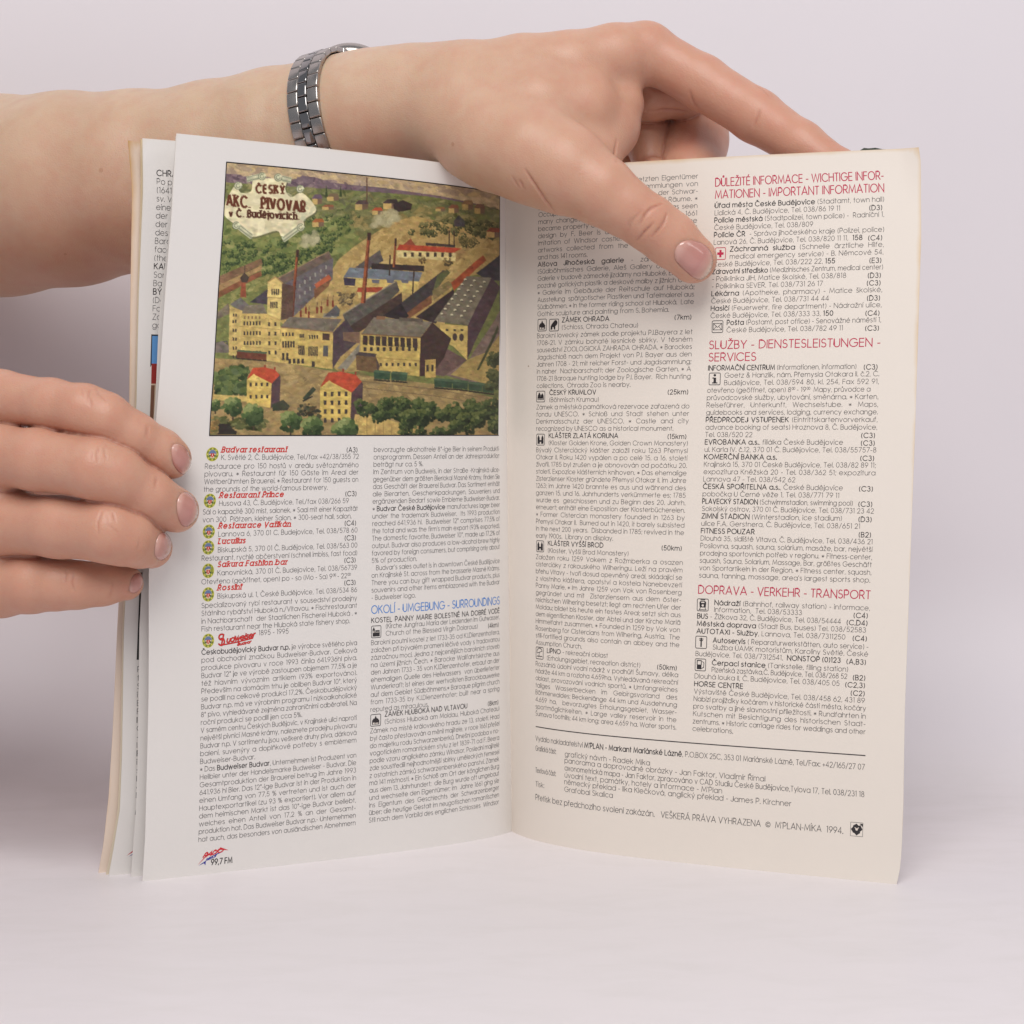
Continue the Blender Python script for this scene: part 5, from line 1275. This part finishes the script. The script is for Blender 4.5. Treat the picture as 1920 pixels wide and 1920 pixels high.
# ------------------------------------------------------------------ hands: a signed-distance body per arm, meshed as one continuous skin
class Field:
    def __init__(s, lo, hi, vox):
        s.o = np.array(lo, float); s.h = vox
        s.n = np.ceil((np.array(hi) - s.o) / vox).astype(int) + 1
    def empty(s): return np.full(tuple(s.n), 40.0, np.float32)
    def add(s, Fd, a, ra, b, rb, k):
        """blends a tapered round limb from a to b into the field"""
        a, b = np.array(a, float), np.array(b, float)
        m = k + 4 * s.h
        lo = np.minimum(a - ra, b - rb) - m; hi = np.maximum(a + ra, b + rb) + m
        i0 = np.clip(np.floor((lo - s.o) / s.h).astype(int), 0, s.n); i1 = np.clip(np.ceil((hi - s.o) / s.h).astype(int) + 1, 0, s.n)
        if np.any(i1 <= i0): return
        ax = [(s.o[i] + s.h * np.arange(i0[i], i1[i])).astype(np.float32) for i in range(3)]
        X, Y, Z = ax[0][:, None, None] - a[0], ax[1][None, :, None] - a[1], ax[2][None, None, :] - a[2]
        d = b - a; L2 = float(d @ d) or 1e-9
        t = np.clip((X * d[0] + Y * d[1] + Z * d[2]) / L2, 0, 1)
        dist = np.sqrt((X - t * d[0]) ** 2 + (Y - t * d[1]) ** 2 + (Z - t * d[2]) ** 2) - (ra + (rb - ra) * t * t * (3 - 2 * t))
        v = Fd[i0[0]:i1[0], i0[1]:i1[1], i0[2]:i1[2]]
        v[...] = smin(v, dist.astype(np.float32), k)
    def sample(s, Fd, p):
        q = (p - s.o) / s.h
        i = np.clip(np.floor(q).astype(int), 0, s.n - 2); f = q - i
        r = 0
        for dx in (0, 1):
            for dy in (0, 1):
                for dz in (0, 1):
                    w = (f[:, 0] if dx else 1 - f[:, 0]) * (f[:, 1] if dy else 1 - f[:, 1]) * (f[:, 2] if dz else 1 - f[:, 2])
                    r = r + w * Fd[i[:, 0] + dx, i[:, 1] + dy, i[:, 2] + dz]
        return r
    def grad(s, Fd, p):
        e = s.h * .9
        g = np.stack([s.sample(Fd, p + np.eye(3)[i] * e) - s.sample(Fd, p - np.eye(3)[i] * e) for i in range(3)], 1)
        return g / np.maximum(np.linalg.norm(g, axis=1, keepdims=True), 1e-6), np.linalg.norm(g, axis=1) / (2 * e)
    def surface(s, Fd):
        ins = Fd < 0
        c = np.zeros(tuple(s.n - 1), np.int8)
        sl = lambda d, n: slice(d, n - 1 + d)
        for dx in (0, 1):
            for dy in (0, 1):
                for dz in (0, 1): c += ins[sl(dx, s.n[0]), sl(dy, s.n[1]), sl(dz, s.n[2])]
        cells = np.argwhere((c > 0) & (c < 8))
        corner = np.array([(x, y, z) for x in (0, 1) for y in (0, 1) for z in (0, 1)])
        val = np.stack([Fd[tuple((cells + k).T)] for k in corner], 1)
        acc = np.zeros((len(cells), 3)); cnt = np.zeros(len(cells))
        for a in range(8):
            for b in range(a + 1, 8):
                if np.abs(corner[a] - corner[b]).sum() != 1: continue
                m = (val[:, a] < 0) != (val[:, b] < 0)
                t = val[m, a] / (val[m, a] - val[m, b])
                acc[m] += corner[a] + t[:, None] * (corner[b] - corner[a]); cnt[m] += 1
        v = s.o + (cells + acc / cnt[:, None]) * s.h
        ids = np.full(tuple(s.n - 1), -1, np.int32); ids[tuple(cells.T)] = np.arange(len(cells))
        faces = []
        for ax in range(3):
            u, w = [(1, 2), (2, 0), (0, 1)][ax]
            A = np.take(ins, range(s.n[ax] - 1), ax); Bq = np.take(ins, range(1, s.n[ax]), ax)
            e = np.argwhere(A != Bq)
            e = e[(e[:, u] > 0) & (e[:, w] > 0) & (e[:, u] < s.n[u] - 1) & (e[:, w] < s.n[w] - 1)]
            flip = ~A[tuple(e.T)]
            q = []
            for du, dw in ((1, 1), (0, 1), (0, 0), (1, 0)):
                p = e.copy(); p[:, u] -= du; p[:, w] -= dw
                q.append(ids[tuple(p.T)])
            q = np.stack(q, 1); q[flip] = q[flip][:, ::-1]
            faces.append(q[(q >= 0).all(1)])
        f = np.concatenate(faces)
        for _ in range(3):
            g, sl_ = s.grad(Fd, v)
            v = v - g * np.clip(s.sample(Fd, v) / np.maximum(sl_, .5), -.35, .35)[:, None]
        # relax the mesh in the narrow furrows where two limbs meet
        weak = np.clip((.93 - s.grad(Fd, v)[1]) / .2, 0, 1)
        e = np.concatenate([f[:, [0, 1]], f[:, [1, 2]], f[:, [2, 3]], f[:, [3, 0]]])
        deg = np.bincount(e.ravel(), minlength=len(v))[:, None]
        for _ in range(3):
            w2 = np.zeros(len(v)); np.maximum.at(w2, e[:, 0], weak[e[:, 1]]); np.maximum.at(w2, e[:, 1], weak[e[:, 0]]); weak = np.maximum(weak, w2 * .85)
        for _ in range(8):
            acc = np.zeros_like(v)
            for k in range(3): acc[:, k] = np.bincount(e[:, 0], v[e[:, 1], k], len(v)) + np.bincount(e[:, 1], v[e[:, 0], k], len(v))
            v = v + (acc / deg - v) * (.55 * weak)[:, None]
        # one refinement so that fine creases can be modelled
        u = np.unique(np.sort(e, 1), axis=0)
        key = lambda a: np.minimum(a[:, 0], a[:, 1]).astype(np.int64) * len(v) + np.maximum(a[:, 0], a[:, 1])
        uk = key(u); n0 = len(v)
        mid = lambda i, j: n0 + np.searchsorted(uk, key(f[:, [i, j]]))
        m01, m12, m23, m30 = mid(0, 1), mid(1, 2), mid(2, 3), mid(3, 0)
        cen = n0 + len(u) + np.arange(len(f))
        cenp = v[f].mean(1)
        # Catmull-Clark positions
        fe = np.zeros((len(u), 3)); nf = np.zeros(len(u)); nv_ = np.zeros((n0, 3)); nn_ = np.zeros(n0)
        for mi in (m01, m12, m23, m30):
            np.add.at(fe, mi - n0, cenp); np.add.at(nf, mi - n0, 1)
        ep = (v[u].sum(1) + fe) / (2 + nf)[:, None]
        for c_ in range(4):
            np.add.at(nv_, f[:, c_], cenp); np.add.at(nn_, f[:, c_], 1)
        acc = np.zeros((n0, 3)); dg = np.zeros(n0); em = v[u].mean(1)
        for c_ in (0, 1): np.add.at(acc, u[:, c_], em); np.add.at(dg, u[:, c_], 1)
        k_ = np.maximum(dg, 3)[:, None]
        vp = (nv_ / np.maximum(nn_, 1)[:, None] + 2 * acc / np.maximum(dg, 1)[:, None] + (k_ - 3) * v) / k_
        f = np.concatenate([np.stack(q, 1) for q in ((f[:, 0], m01, cen, m30), (m01, f[:, 1], m12, cen), (cen, m12, f[:, 2], m23), (m30, cen, m23, f[:, 3]))])
        v = np.concatenate([vp, ep, cenp])
        return v, f, s.grad(Fd, v)[0]

def smin(a, b, k):
    if k <= 0: return np.minimum(a, b)
    h = np.clip(.5 + .5 * (b - a) / k, 0, 1)
    return b + (a - b) * h - k * h * (1 - h)

def seg_dist(p, line):
    d = np.full(len(p), 1e9)
    for a, b in zip(line[:-1], line[1:]):
        ab = b - a; t = np.clip(((p - a) @ ab) / max(ab @ ab, 1e-9), 0, 1)
        d = np.minimum(d, np.linalg.norm(p - a - t[:, None] * ab, axis=1))
    return d

EYE_P = np.array([0, 0, EYE])
def hit(bvh, px, py):
    d = Vector(at(px, py, 500.0) - EYE_P).normalized()
    loc, nor, i, dist = bvh.ray_cast(Vector(EYE_P), d)
    return (None, None) if loc is None else (np.array(loc), np.array(nor))

def skin_material():
    m, nt, b = new_mat('skin')
    geo = nt.nodes.new('ShaderNodeNewGeometry'); pos = geo.outputs['Position']
    red = N(nt, 'ShaderNodeAttribute', _attribute_name='flush').outputs['Fac']
    cre = N(nt, 'ShaderNodeAttribute', _attribute_name='crease').outputs['Fac']
    big = noise(nt, 45, 4, .55, pos, .6); mid = noise(nt, 190, 4, .6, pos); fine = noise(nt, 1500, 3, .6, pos)
    c = ramp(nt, big, [(.30, srgb(196, 165, 137)), (.70, srgb(206, 179, 152))])
    c = mix(nt, math_node(nt, 'MULTIPLY', math_node(nt, 'SUBTRACT', mid, .42, True), 1.3, True), c, srgb(196, 146, 124))
    c = mix(nt, math_node(nt, 'MULTIPLY', red, .75, True), c, srgb(198, 120, 102))
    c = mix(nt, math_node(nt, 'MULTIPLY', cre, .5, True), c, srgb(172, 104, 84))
    # small freckles
    vo = N(nt, 'ShaderNodeTexVoronoi', Scale=62.0); nt.links.new(pos, vo.inputs['Vector'])
    fr = math_node(nt, 'LESS_THAN', vo.outputs['Distance'], .05)
    rnd = nt.nodes.new('ShaderNodeSeparateColor'); nt.links.new(vo.outputs['Color'], rnd.inputs[0])
    fr = math_node(nt, 'MULTIPLY', fr, math_node(nt, 'GREATER_THAN', rnd.outputs[0], .8))
    c = mix(nt, math_node(nt, 'MULTIPLY', fr, .35), c, srgb(160, 100, 70))
    nt.links.new(c, b.inputs['Base Color'])
    b.inputs['Roughness'].default_value = .43
    b.inputs['Specular IOR Level'].default_value = .45
    b.inputs['Subsurface Weight'].default_value = .45
    b.inputs['Subsurface Radius'].default_value = (1.0, .38, .2)
    b.inputs['Subsurface Scale'].default_value = .005
    cells = N(nt, 'ShaderNodeTexVoronoi', Scale=1300.0, _feature='DISTANCE_TO_EDGE'); nt.links.new(pos, cells.inputs['Vector'])
    h = math_node(nt, 'ADD', math_node(nt, 'MULTIPLY', cells.outputs['Distance'], .7), math_node(nt, 'ADD', math_node(nt, 'MULTIPLY', fine, .5), math_node(nt, 'MULTIPLY', mid, .8)))
    bump(nt, b, h, .3, .0004)
    return m
SKIN = skin_material()

def nail_material():
    m, nt, b = new_mat('fingernail')
    tip = N(nt, 'ShaderNodeAttribute', _attribute_name='tip').outputs['Fac']
    c = ramp(nt, tip, [(.0, srgb(212, 166, 152)), (.25, srgb(192, 136, 124)), (.68, srgb(188, 130, 121)), (.86, srgb(206, 156, 142)), (.96, srgb(222, 194, 176))])
    nt.links.new(c, b.inputs['Base Color'])
    b.inputs['Roughness'].default_value = .2
    b.inputs['Specular IOR Level'].default_value = .5
    b.inputs['Coat Weight'].default_value = .6; b.inputs['Coat Roughness'].default_value = .09
    b.inputs['Subsurface Weight'].default_value = .12
    b.inputs['Subsurface Radius'].default_value = (1, .4, .3); b.inputs['Subsurface Scale'].default_value = .002
    return m
NAIL = nail_material()

def make_hand(name, label, body, kb, fingers, creases, flush, nails, vox, glow):
    """body: chains of (px, py, depth, radius px); fingers: (chain, blend with body)"""
    conv = lambda j: (at(j[0], j[1], j[2]), j[3] * j[2] / FOC)
    allj = [conv(j) for ch in body for j in ch] + [conv(j) for ch, k in fingers for j in ch]
    lo = np.min([p - r for p, r in allj], 0) - 4; hi = np.max([p + r for p, r in allj], 0) + 4
    fd = Field(lo, hi, vox)
    B = fd.empty()
    for ch in body:
        for a, b in zip(ch[:-1], ch[1:]):
            (pa, ra), (pb, rb) = conv(a), conv(b)
            fd.add(B, pa, ra, pb, rb, kb)
    out = B
    for ch, k in fingers:
        Fg = fd.empty()
        for a, b in zip(ch[:-1], ch[1:]):
            (pa, ra), (pb, rb) = conv(a), conv(b)
            fd.add(Fg, pa, ra, pb, rb, 2.2)
        out = smin(out, smin(B, Fg, k), .8)
    v, f, n = fd.surface(out)
    bvh = BVHTree.FromPolygons([Vector(p) for p in v], f.tolist())
    cr = np.zeros(len(v)); disp = np.zeros(len(v)); fl = np.zeros(len(v))
    for pts, depth, width in creases:
        L = [hit(bvh, *p)[0] for p in pts]; L = [p for p in L if p is not None]
        if len(L) < 2: continue
        L = np.array(L)
        near = np.where(np.all((v > L.min(0) - 5) & (v < L.max(0) + 5), axis=1))[0]
        d = seg_dist(v[near], L)
        ends = np.minimum(np.linalg.norm(v[near] - L[0], axis=1), np.linalg.norm(v[near] - L[-1], axis=1)) / (np.linalg.norm(L[0] - L[-1]) + .1)
        g = np.exp(-(d / (width * .7)) ** 2) * np.clip(.35 + 3 * ends, 0, 1)
        disp[near] = np.minimum(disp[near], -depth * g + depth * .35 * np.exp(-((d - 2 * width) / width) ** 2))
        cr[near] = np.maximum(cr[near], g * min(1, depth / .5))
    # furrows where two fingers press together, their shade painted into the crease colour
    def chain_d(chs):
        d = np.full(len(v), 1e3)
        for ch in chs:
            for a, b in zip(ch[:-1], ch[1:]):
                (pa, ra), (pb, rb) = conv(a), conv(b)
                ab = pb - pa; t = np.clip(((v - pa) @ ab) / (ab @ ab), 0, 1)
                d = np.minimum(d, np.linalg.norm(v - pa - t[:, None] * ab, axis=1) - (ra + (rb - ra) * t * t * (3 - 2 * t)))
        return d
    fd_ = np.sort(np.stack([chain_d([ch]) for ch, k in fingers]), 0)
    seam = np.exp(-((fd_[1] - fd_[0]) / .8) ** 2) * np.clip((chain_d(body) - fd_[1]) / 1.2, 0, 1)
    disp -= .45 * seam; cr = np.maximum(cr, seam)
    fl = fl + np.interp(v[:, 0], *glow)                               # the hand is redder than the forearm
    for px, py, r, a in flush:
        p, _ = hit(bvh, px, py)
        if p is None: continue
        fl = np.maximum(fl, a * np.exp(-(np.linalg.norm(v - p, axis=1) / (r * .16)) ** 2))
    for outl, dr in nails:
        L = [hit(bvh, *p)[0] for p in outl + outl[:1]]; L = np.array([p for p in L if p is not None])
        if len(L) < 3: continue
        near = np.where(np.all((v > L.min(0) - 4) & (v < L.max(0) + 4), axis=1))[0]
        d = seg_dist(v[near], L); disp[near] -= .22 * np.exp(-(d / .55) ** 2); cr[near] = np.maximum(cr[near], .45 * np.exp(-(d / .4) ** 2))
    v2 = v + n * disp[:, None]
    o = mesh_object(name, v2, f, SKIN, None, True, {'crease': cr, 'flush': fl})
    o['label'] = label; o['category'] = 'hand'
    bv2 = BVHTree.FromPolygons([Vector(p) for p in v2], f.tolist())
    for outl, dr in nails:
        q = np.array(outl, float); c = q.mean(0)
        # denser, rounder outline
        m = 36
        k = np.arange(len(q) + 1); qq = np.r_[q, q[:1]]
        # closed Catmull-Rom
        pts = []
        for i in range(m):
            t = i / m * len(q); j = int(t); t -= j
            p0, p1, p2, p3 = q[j - 1], q[j % len(q)], q[(j + 1) % len(q)], q[(j + 2) % len(q)]
            pts.append(.5 * (2 * p1 + (p2 - p0) * t + (2 * p0 - 5 * p1 + 4 * p2 - p3) * t * t + (3 * p1 - p0 - 3 * p2 + p3) * t ** 3))
        pts = np.array(pts)
        dr = np.array(dr, float); dr /= np.linalg.norm(dr)
        span = (pts - c) @ dr
        vs, tp = [], []
        rings = 9
        h0, n0 = hit(bv2, *c)
        vs.append(h0 + n0 * .24); tp.append((0 - span.min()) / (span.max() - span.min()))
        for r in range(1, rings + 1):
            t = r / rings
            for i in range(m):
                tt = t
                p, nn = hit(bv2, *(c + (pts[i] - c) * tt))
                while p is None or np.linalg.norm(p - h0) > 9.5:
                    tt -= .03
                    p, nn = hit(bv2, *(c + (pts[i] - c) * tt))
                nn = nn * .5 + n0 * .5; nn /= np.linalg.norm(nn)
                off = .24 * (1 - t ** 4) - (.22 if r == rings else .03 * (r == rings - 1))
                vs.append(p + nn * off); tp.append((((pts[i] - c) * tt) @ dr - span.min()) / (span.max() - span.min()))
        fs = [(0, 1 + i, 1 + (i + 1) % m) for i in range(m)]
        for r in range(rings - 1):
            for i in range(m):
                a = 1 + r * m + i; b_ = 1 + r * m + (i + 1) % m
                fs.append((a, a + m, b_ + m, b_))
        vs = np.array(vs)
        # smooth the shell a little
        nb = [[] for _ in vs]
        for fc in fs:
            for i in range(len(fc)): nb[fc[i]] += [fc[i - 1], fc[(i + 1) % len(fc)]]
        for _ in range(6):
            nv = vs.copy()
            for i in range(1 + (rings - 1) * m): nv[i] = vs[i] * .4 + .6 * vs[nb[i]].mean(0)
            vs = nv
        no = mesh_object('fingernail', vs, fs, NAIL, o, True, {'tip': np.array(tp)})
        sd = no.modifiers.new('thickness', 'SOLIDIFY'); sd.thickness = .0003; sd.offset = -1
    return o

# the arm that comes from behind the book, its hand gripping the top edge with the thumb in front
arm = make_hand('hand', 'upper hand wearing the steel watch, thumb pressed on the cream page and fingers behind it',
    body=[[(-520, 405, 680, 212), (-220, 385, 634, 200), (0, 368, 612, 178), (130, 355, 600, 172), (250, 340, 591, 159), (400, 305, 582, 142), (520, 272, 574, 134), (620, 245, 567, 124), (700, 224, 561, 120), (780, 208, 556, 113), (870, 200, 549, 112)],
          [(870, 188, 549, 98), (980, 156, 546, 80), (1066, 138, 545, 68), (1150, 112, 547, 56), (1206, 98, 549, 49)],
          [(870, 190, 560, 95), (1060, 140, 568, 66), (1200, 112, 574, 46)],
          [(870, 200, 572, 90), (1060, 170, 588, 62), (1190, 150, 600, 46)],
          [(900, 220, 540, 92), (1010, 215, 536, 84), (1090, 215, 537, 70), (1140, 232, 540, 46)],
          [(850, 230, 541, 84), (930, 266, 531, 82), (1000, 292, 523, 80), (1060, 318, 518, 72), (1125, 356, 514, 58)],
          [(1172, 196, 545, 32), (1150, 250, 540, 30), (1118, 300, 530, 42)]],
    kb=6.0,
    fingers=[([(1060, 318, 518, 68), (1125, 357, 513.5, 57), (1172, 389, 512.5, 53), (1217, 418, 513, 51), (1255, 447, 514, 50), (1299, 486, 515.3, 45.5)], 5.0),
             ([(1150, 112, 549, 50), (1213, 97, 549, 51), (1315, 154, 544, 50), (1417, 217, 537, 49), (1500, 271, 528, 44), (1575, 322, 521, 40), (1600, 340, 521, 34)], 4.0),
             ([(1150, 175, 566, 40), (1222, 184, 560, 42), (1278, 178, 562, 44)], 2.0),
             ([(1285, 170, 582, 50), (1312, 222, 579, 55), (1303, 264, 572, 61), (1298, 330, 558, 60), (1310, 400, 545, 50)], 1.2),
             ([(1175, 180, 590, 46), (1200, 228, 577, 44), (1213, 248, 571, 44), (1222, 330, 562, 32)], 1.2),
             ([(1180, 230, 606, 44), (1212, 296, 568, 22), (1230, 330, 556, 27), (1240, 370, 552, 24)], 1.0),
             ([(1110, 200, 600, 60), (1150, 270, 606, 60), (1200, 330, 600, 60), (1260, 360, 590, 50)], 2.0)],
    creases=[([(1241, 382), (1221, 390), (1209, 403), (1199, 421)], .6, .55), ([(1225, 418), (1209, 434), (1194, 450)], .62, .55), ([(1250, 400), (1246, 415), (1234, 431), (1223, 443)], .5, .55), ([(1202, 395), (1187, 411), (1178, 431)], .3, .5),
             ([(1182, 408), (1178, 425)], .2, .5), ([(985, 318), (1003, 346), (1015, 364), (1029, 384), (1040, 397)], .5, .7), ([(975, 340), (982, 353)], .35, .6), ([(960, 330), (972, 350)], .2, .6),
             ([(1294, 172), (1298, 188), (1310, 205)], .3, .9), ([(1416, 160), (1432, 170), (1444, 186)], .22, .5), ([(1428, 160), (1442, 172), (1450, 184)], .2, .45), ([(1424, 206), (1419, 222), (1414, 236)], .3, .7),
             ([(1216, 208), (1240, 205), (1265, 206), (1292, 209)], .4, .7), ([(1157, 262), (1152, 290), (1156, 303)], .5, .8), ([(1204, 172), (1206, 190)], .3, .8)],
    flush=[(1310, 470, 70, .8), (1270, 500, 50, .5), (1215, 420, 60, .45), (1212, 75, 70, .5), (1330, 190, 60, .45), (1420, 235, 60, .5), (1510, 265, 60, .6), (1060, 350, 70, .35), (1285, 265, 70, .9), (1250, 195, 60, .5), (1205, 250, 50, .6), (1170, 300, 50, .5), (180, 480, 260, .45), (60, 500, 200, .4), (700, 290, 120, .4), (860, 110, 60, .3), (1150, 260, 50, .35)],  # fingertip and knuckle flush; spots in the gap also paint reddish bounce light
    nails=[([(1265, 482), (1269, 463), (1284, 452), (1309, 454), (1328, 466), (1336, 483), (1333, 504), (1322, 519), (1311, 524), (1294, 515), (1273, 495)], (.85, .52))],
    vox=0.9, glow=([-60, -10, 25, 60], [.05, .3, .52, .68]))

# the other hand reaching in from the left, four fingertips holding the pages back
hold = make_hand('hand', 'lower hand reaching in from the left, four fingertips holding the pages open',
    body=[[(-260, 860, 520, 110), (-120, 880, 500, 84), (-50, 905, 494, 64)], [(-260, 980, 522, 110), (-120, 1000, 502, 80), (-40, 1010, 495, 60)], [(-200, 760, 520, 90), (-120, 750, 502, 66)], [(-220, 1080, 520, 80), (-100, 1100, 502, 56)],
          [(-60, 880, 496, 66), (-8, 930, 492, 56), (-8, 985, 492, 52)], [(-60, 1000, 497, 60), (-12, 1062, 495, 46)],
          [(-230, 930, 535, 110), (-330, 950, 575, 115), (-600, 1010, 640, 150)], [(-220, 950, 555, 95), (-70, 930, 580, 80), (60, 905, 565, 62), (180, 880, 540, 50), (215, 872, 530, 42)]],  # unseen forearm and hidden thumb, set back and thickened to shade the left backdrop
    kb=6.0,
    fingers=[([(-160, 722, 503, 60), (0, 745, 492, 50), (95, 758, 484, 47), (158, 769, 480, 47.5), (196, 784, 479, 47), (250, 818, 482, 44), (300, 846, 486, 41), (320, 860, 487.5, 39)], 2.0),
             ([(-160, 850, 500, 62), (0, 855, 486, 58), (70, 862, 480, 57), (180, 880, 474, 56), (215, 892, 475, 53), (280, 929, 480, 45.5), (331, 957, 486.5, 42)], 2.0),
             ([(-160, 985, 502, 60), (20, 980, 488, 58), (110, 988, 481, 57), (205, 996, 476, 58), (235, 1005, 478, 54), (262, 1017, 483, 46), (284, 1027, 488, 39)], 2.0),
             ([(-150, 1112, 505, 56), (0, 1099, 493, 57), (60, 1094, 489, 54), (105, 1095, 487, 48), (145, 1097, 486, 43), (190, 1095, 488, 39), (236, 1093, 492, 33)], 2.0)],
    creases=[([(169, 731), (166, 743), (172, 759)], 0.22, .5), ([(181, 727), (185, 740), (200, 752)], 0.18, .5), ([(153, 729), (155, 742)], 0.14, .5), ([(277, 800), (275, 818)], 0.22, .8), ([(163, 745), (170, 762)], 0.14, .4),
             ([(186, 837), (181, 852), (184, 868)], 0.23, .5), ([(195, 840), (199, 860)], 0.16, .5), ([(294, 896), (291, 913)], 0.22, .8), ([(172, 845), (170, 862)], 0.12, .5),
             ([(191, 959), (183, 981), (185, 1000)], 0.24, .55), ([(212, 962), (216, 978)], 0.20, .5), ([(205, 985), (222, 1000)], 0.14, .5), ([(198, 965), (203, 985)], 0.14, .45),
             ([(125, 1068), (122, 1090)], 0.20, .5), ([(137, 1074), (134, 1093), (141, 1109)], 0.24, .55), ([(212, 1090), (206, 1118)], 0.25, .7), ([(262, 1012), (258, 1030)], 0.14, .6)],
    flush=[(330, 880, 50, .55), (345, 970, 60, .75), (310, 1030, 50, .7), (240, 1105, 50, .8), (185, 750, 50, .25), (185, 860, 50, .25), (205, 985, 60, .45), (130, 1100, 60, .5), (30, 1110, 120, .6), (200, 1110, 60, .6), (40, 790, 80, .3)],
    nails=[([(322, 846), (325, 835), (335, 833), (347, 840), (356, 856), (358, 869), (354, 881), (346, 890), (336, 884), (326, 870)], (.85, .5)),
           ([(333, 940), (339, 927), (347, 923), (358, 928), (367, 940), (371, 956), (368, 971), (358, 983), (347, 987), (339, 980), (333, 962)], (.9, .25)),
           ([(295, 1010), (302, 1000), (311, 999), (318, 1007), (321, 1019), (319, 1034), (312, 1045), (302, 1050), (292, 1043), (291, 1027)], (.9, .25)),
           ([(248, 1085), (255, 1077), (263, 1077), (268, 1086), (266, 1098), (258, 1108), (250, 1111), (243, 1106)], (.9, .1))],
    vox=0.66, glow=([-200, 0], [.62, .62]))
# ------------------------------------------------------------------ the steel wristwatch
def watch():
    A0, A1 = at(520, 272, 574), at(700, 224, 561)
    ax = (A1 - A0) / np.linalg.norm(A1 - A0)
    # where the bracelet sits on the wrist
    C = A0 + (A1 - A0) * .66
    up = np.array([0, 0, 1.0]); up -= ax * (up @ ax); up /= np.linalg.norm(up)
    fwd = np.cross(up, ax); fwd /= np.linalg.norm(fwd)
    if fwd[1] > 0: fwd = -fwd                                        # towards the reader
    C = C + up * 1.1
    root = thing('wristwatch', 'steel wristwatch with a three-row link bracelet round the upper wrist', 'watch', C * MM)
    inv = Matrix.Translation(-Vector(C * MM))
    brushed, nt, b = new_mat('brushed_steel')
    b.inputs['Metallic'].default_value = 1; b.inputs['Roughness'].default_value = .27; b.inputs['Base Color'].default_value = (.45, .41, .38, 1); b.inputs['Anisotropic'].default_value = .5
    geo = nt.nodes.new('ShaderNodeNewGeometry'); mp = N(nt, 'ShaderNodeMapping'); mp.inputs['Scale'].default_value = (300, 300, 6000); nt.links.new(geo.outputs['Position'], mp.inputs['Vector'])
    bump(nt, b, noise(nt, 1.0, 2, .5, mp.outputs['Vector']), .15, .0001)
    polished, nt, b = new_mat('polished_steel')
    b.inputs['Metallic'].default_value = 1; b.inputs['Roughness'].default_value = .07; b.inputs['Base Color'].default_value = (.30, .285, .28, 1)  # base colour darkened to paint in the reflection of a dark room
    def block(name, mat, w, l, t, cen, ta, na, bev=.45):
        bm = bmesh.new(); bmesh.ops.create_cube(bm, size=1.0)
        bmesh.ops.scale(bm, vec=(w, l, t), verts=bm.verts)
        bmesh.ops.bevel(bm, geom=bm.edges[:], offset=bev, segments=3, profile=.6, affect='EDGES')
        for v in bm.verts:                                            # slightly domed top
            if v.co.z > 0: v.co.z += .28 * (1 - (2 * v.co.y / l) ** 2)
        V = np.array([cen + ax * v.co.x + ta * v.co.y + na * v.co.z for v in bm.verts]); F_ = [tuple(v.index for v in f.verts) for f in bm.faces]
        bm.free()
        o = mesh_object(name, V, F_, mat, root, True); o.matrix_parent_inverse = inv
        return o
    R = 124 * 566 / FOC + 1.9
    pitch = math.degrees(4.85 / R)
    th = -108.0
    rad = lambda a: fwd * math.cos(math.radians(a)) + up * math.sin(math.radians(a))
    tan = lambda a: -fwd * math.sin(math.radians(a)) + up * math.cos(math.radians(a))
    n = 0
    while th < 92:
        for off in (-3.55, 3.55):
            block('link', brushed, 3.8, 4.78, 1.8, C + ax * off + rad(th) * R, tan(th), rad(th))
        a = th + pitch / 2
        block('link', polished, 3.2, 4.78, 1.9, C + rad(a) * (R + .08), tan(a), rad(a), .5)
        th += pitch
    # added dark band that puts shade into the gaps between the links
    inner, nt, b = new_mat('gap_shade_steel'); b.inputs['Metallic'].default_value = 1; b.inputs['Base Color'].default_value = (.06, .055, .055, 1); b.inputs['Roughness'].default_value = .5
    V, F_ = [], []
    aa = np.linspace(-108, 96, 70)
    for t in aa:
        for o_, r_ in ((-5.2, -.45), (5.2, -.45), (5.2, -.9), (-5.2, -.9)): V.append(C + ax * o_ + rad(t) * (R + r_))
    for i in range(69):
        for j in range(4): F_.append((i * 4 + j, i * 4 + (j + 1) % 4, i * 4 + 4 + (j + 1) % 4, i * 4 + 4 + j))
    o = mesh_object('link_gap_shade', V, F_, inner, root, False); o.matrix_parent_inverse = inv
    # case
    tc = 133.0
    na, ta = rad(tc), tan(tc)
    def lathe(name, prof, mat, m=56):
        V = []
        for r, z in prof:
            for i in range(m):
                t = 2 * math.pi * i / m
                V.append(C - ax * .2 + na * (R - 1.0 + z) + ax * r * math.cos(t) + ta * r * math.sin(t))
        F_ = [(j * m + i, j * m + (i + 1) % m, (j + 1) * m + (i + 1) % m, (j + 1) * m + i) for j in range(len(prof) - 1) for i in range(m)]
        F_ += [tuple(range(m))[::-1], tuple(range((len(prof) - 1) * m, len(prof) * m))]
        o = mesh_object(name, V, F_, mat, root, True); o.matrix_parent_inverse = inv
        return o
    lathe('case', [(10.5, -1.2), (12.3, -.8), (13.4, 0), (13.9, 1.2), (13.9, 3.2), (13.5, 4.0)], brushed)
    lathe('bezel', [(13.4, 3.9), (13.2, 4.6), (12.4, 5.3), (11.4, 5.5), (11.2, 5.1)], brushed)
    glass, nt, b = new_mat('watch_glass'); b.inputs['Base Color'].default_value = (.02, .02, .03, 1); b.inputs['Roughness'].default_value = .03
    lathe('crystal', [(11.2, 5.0), (10.8, 5.25), (6, 5.5), (.5, 5.55)], glass)
    for s in (-1, 1): block('lug', brushed, 3.2, 7.5, 2.4, C + ax * (4.3 * s - 1.2) + rad(tc - 29) * (R + .7), tan(tc - 29), rad(tc - 29), .5)
watch()
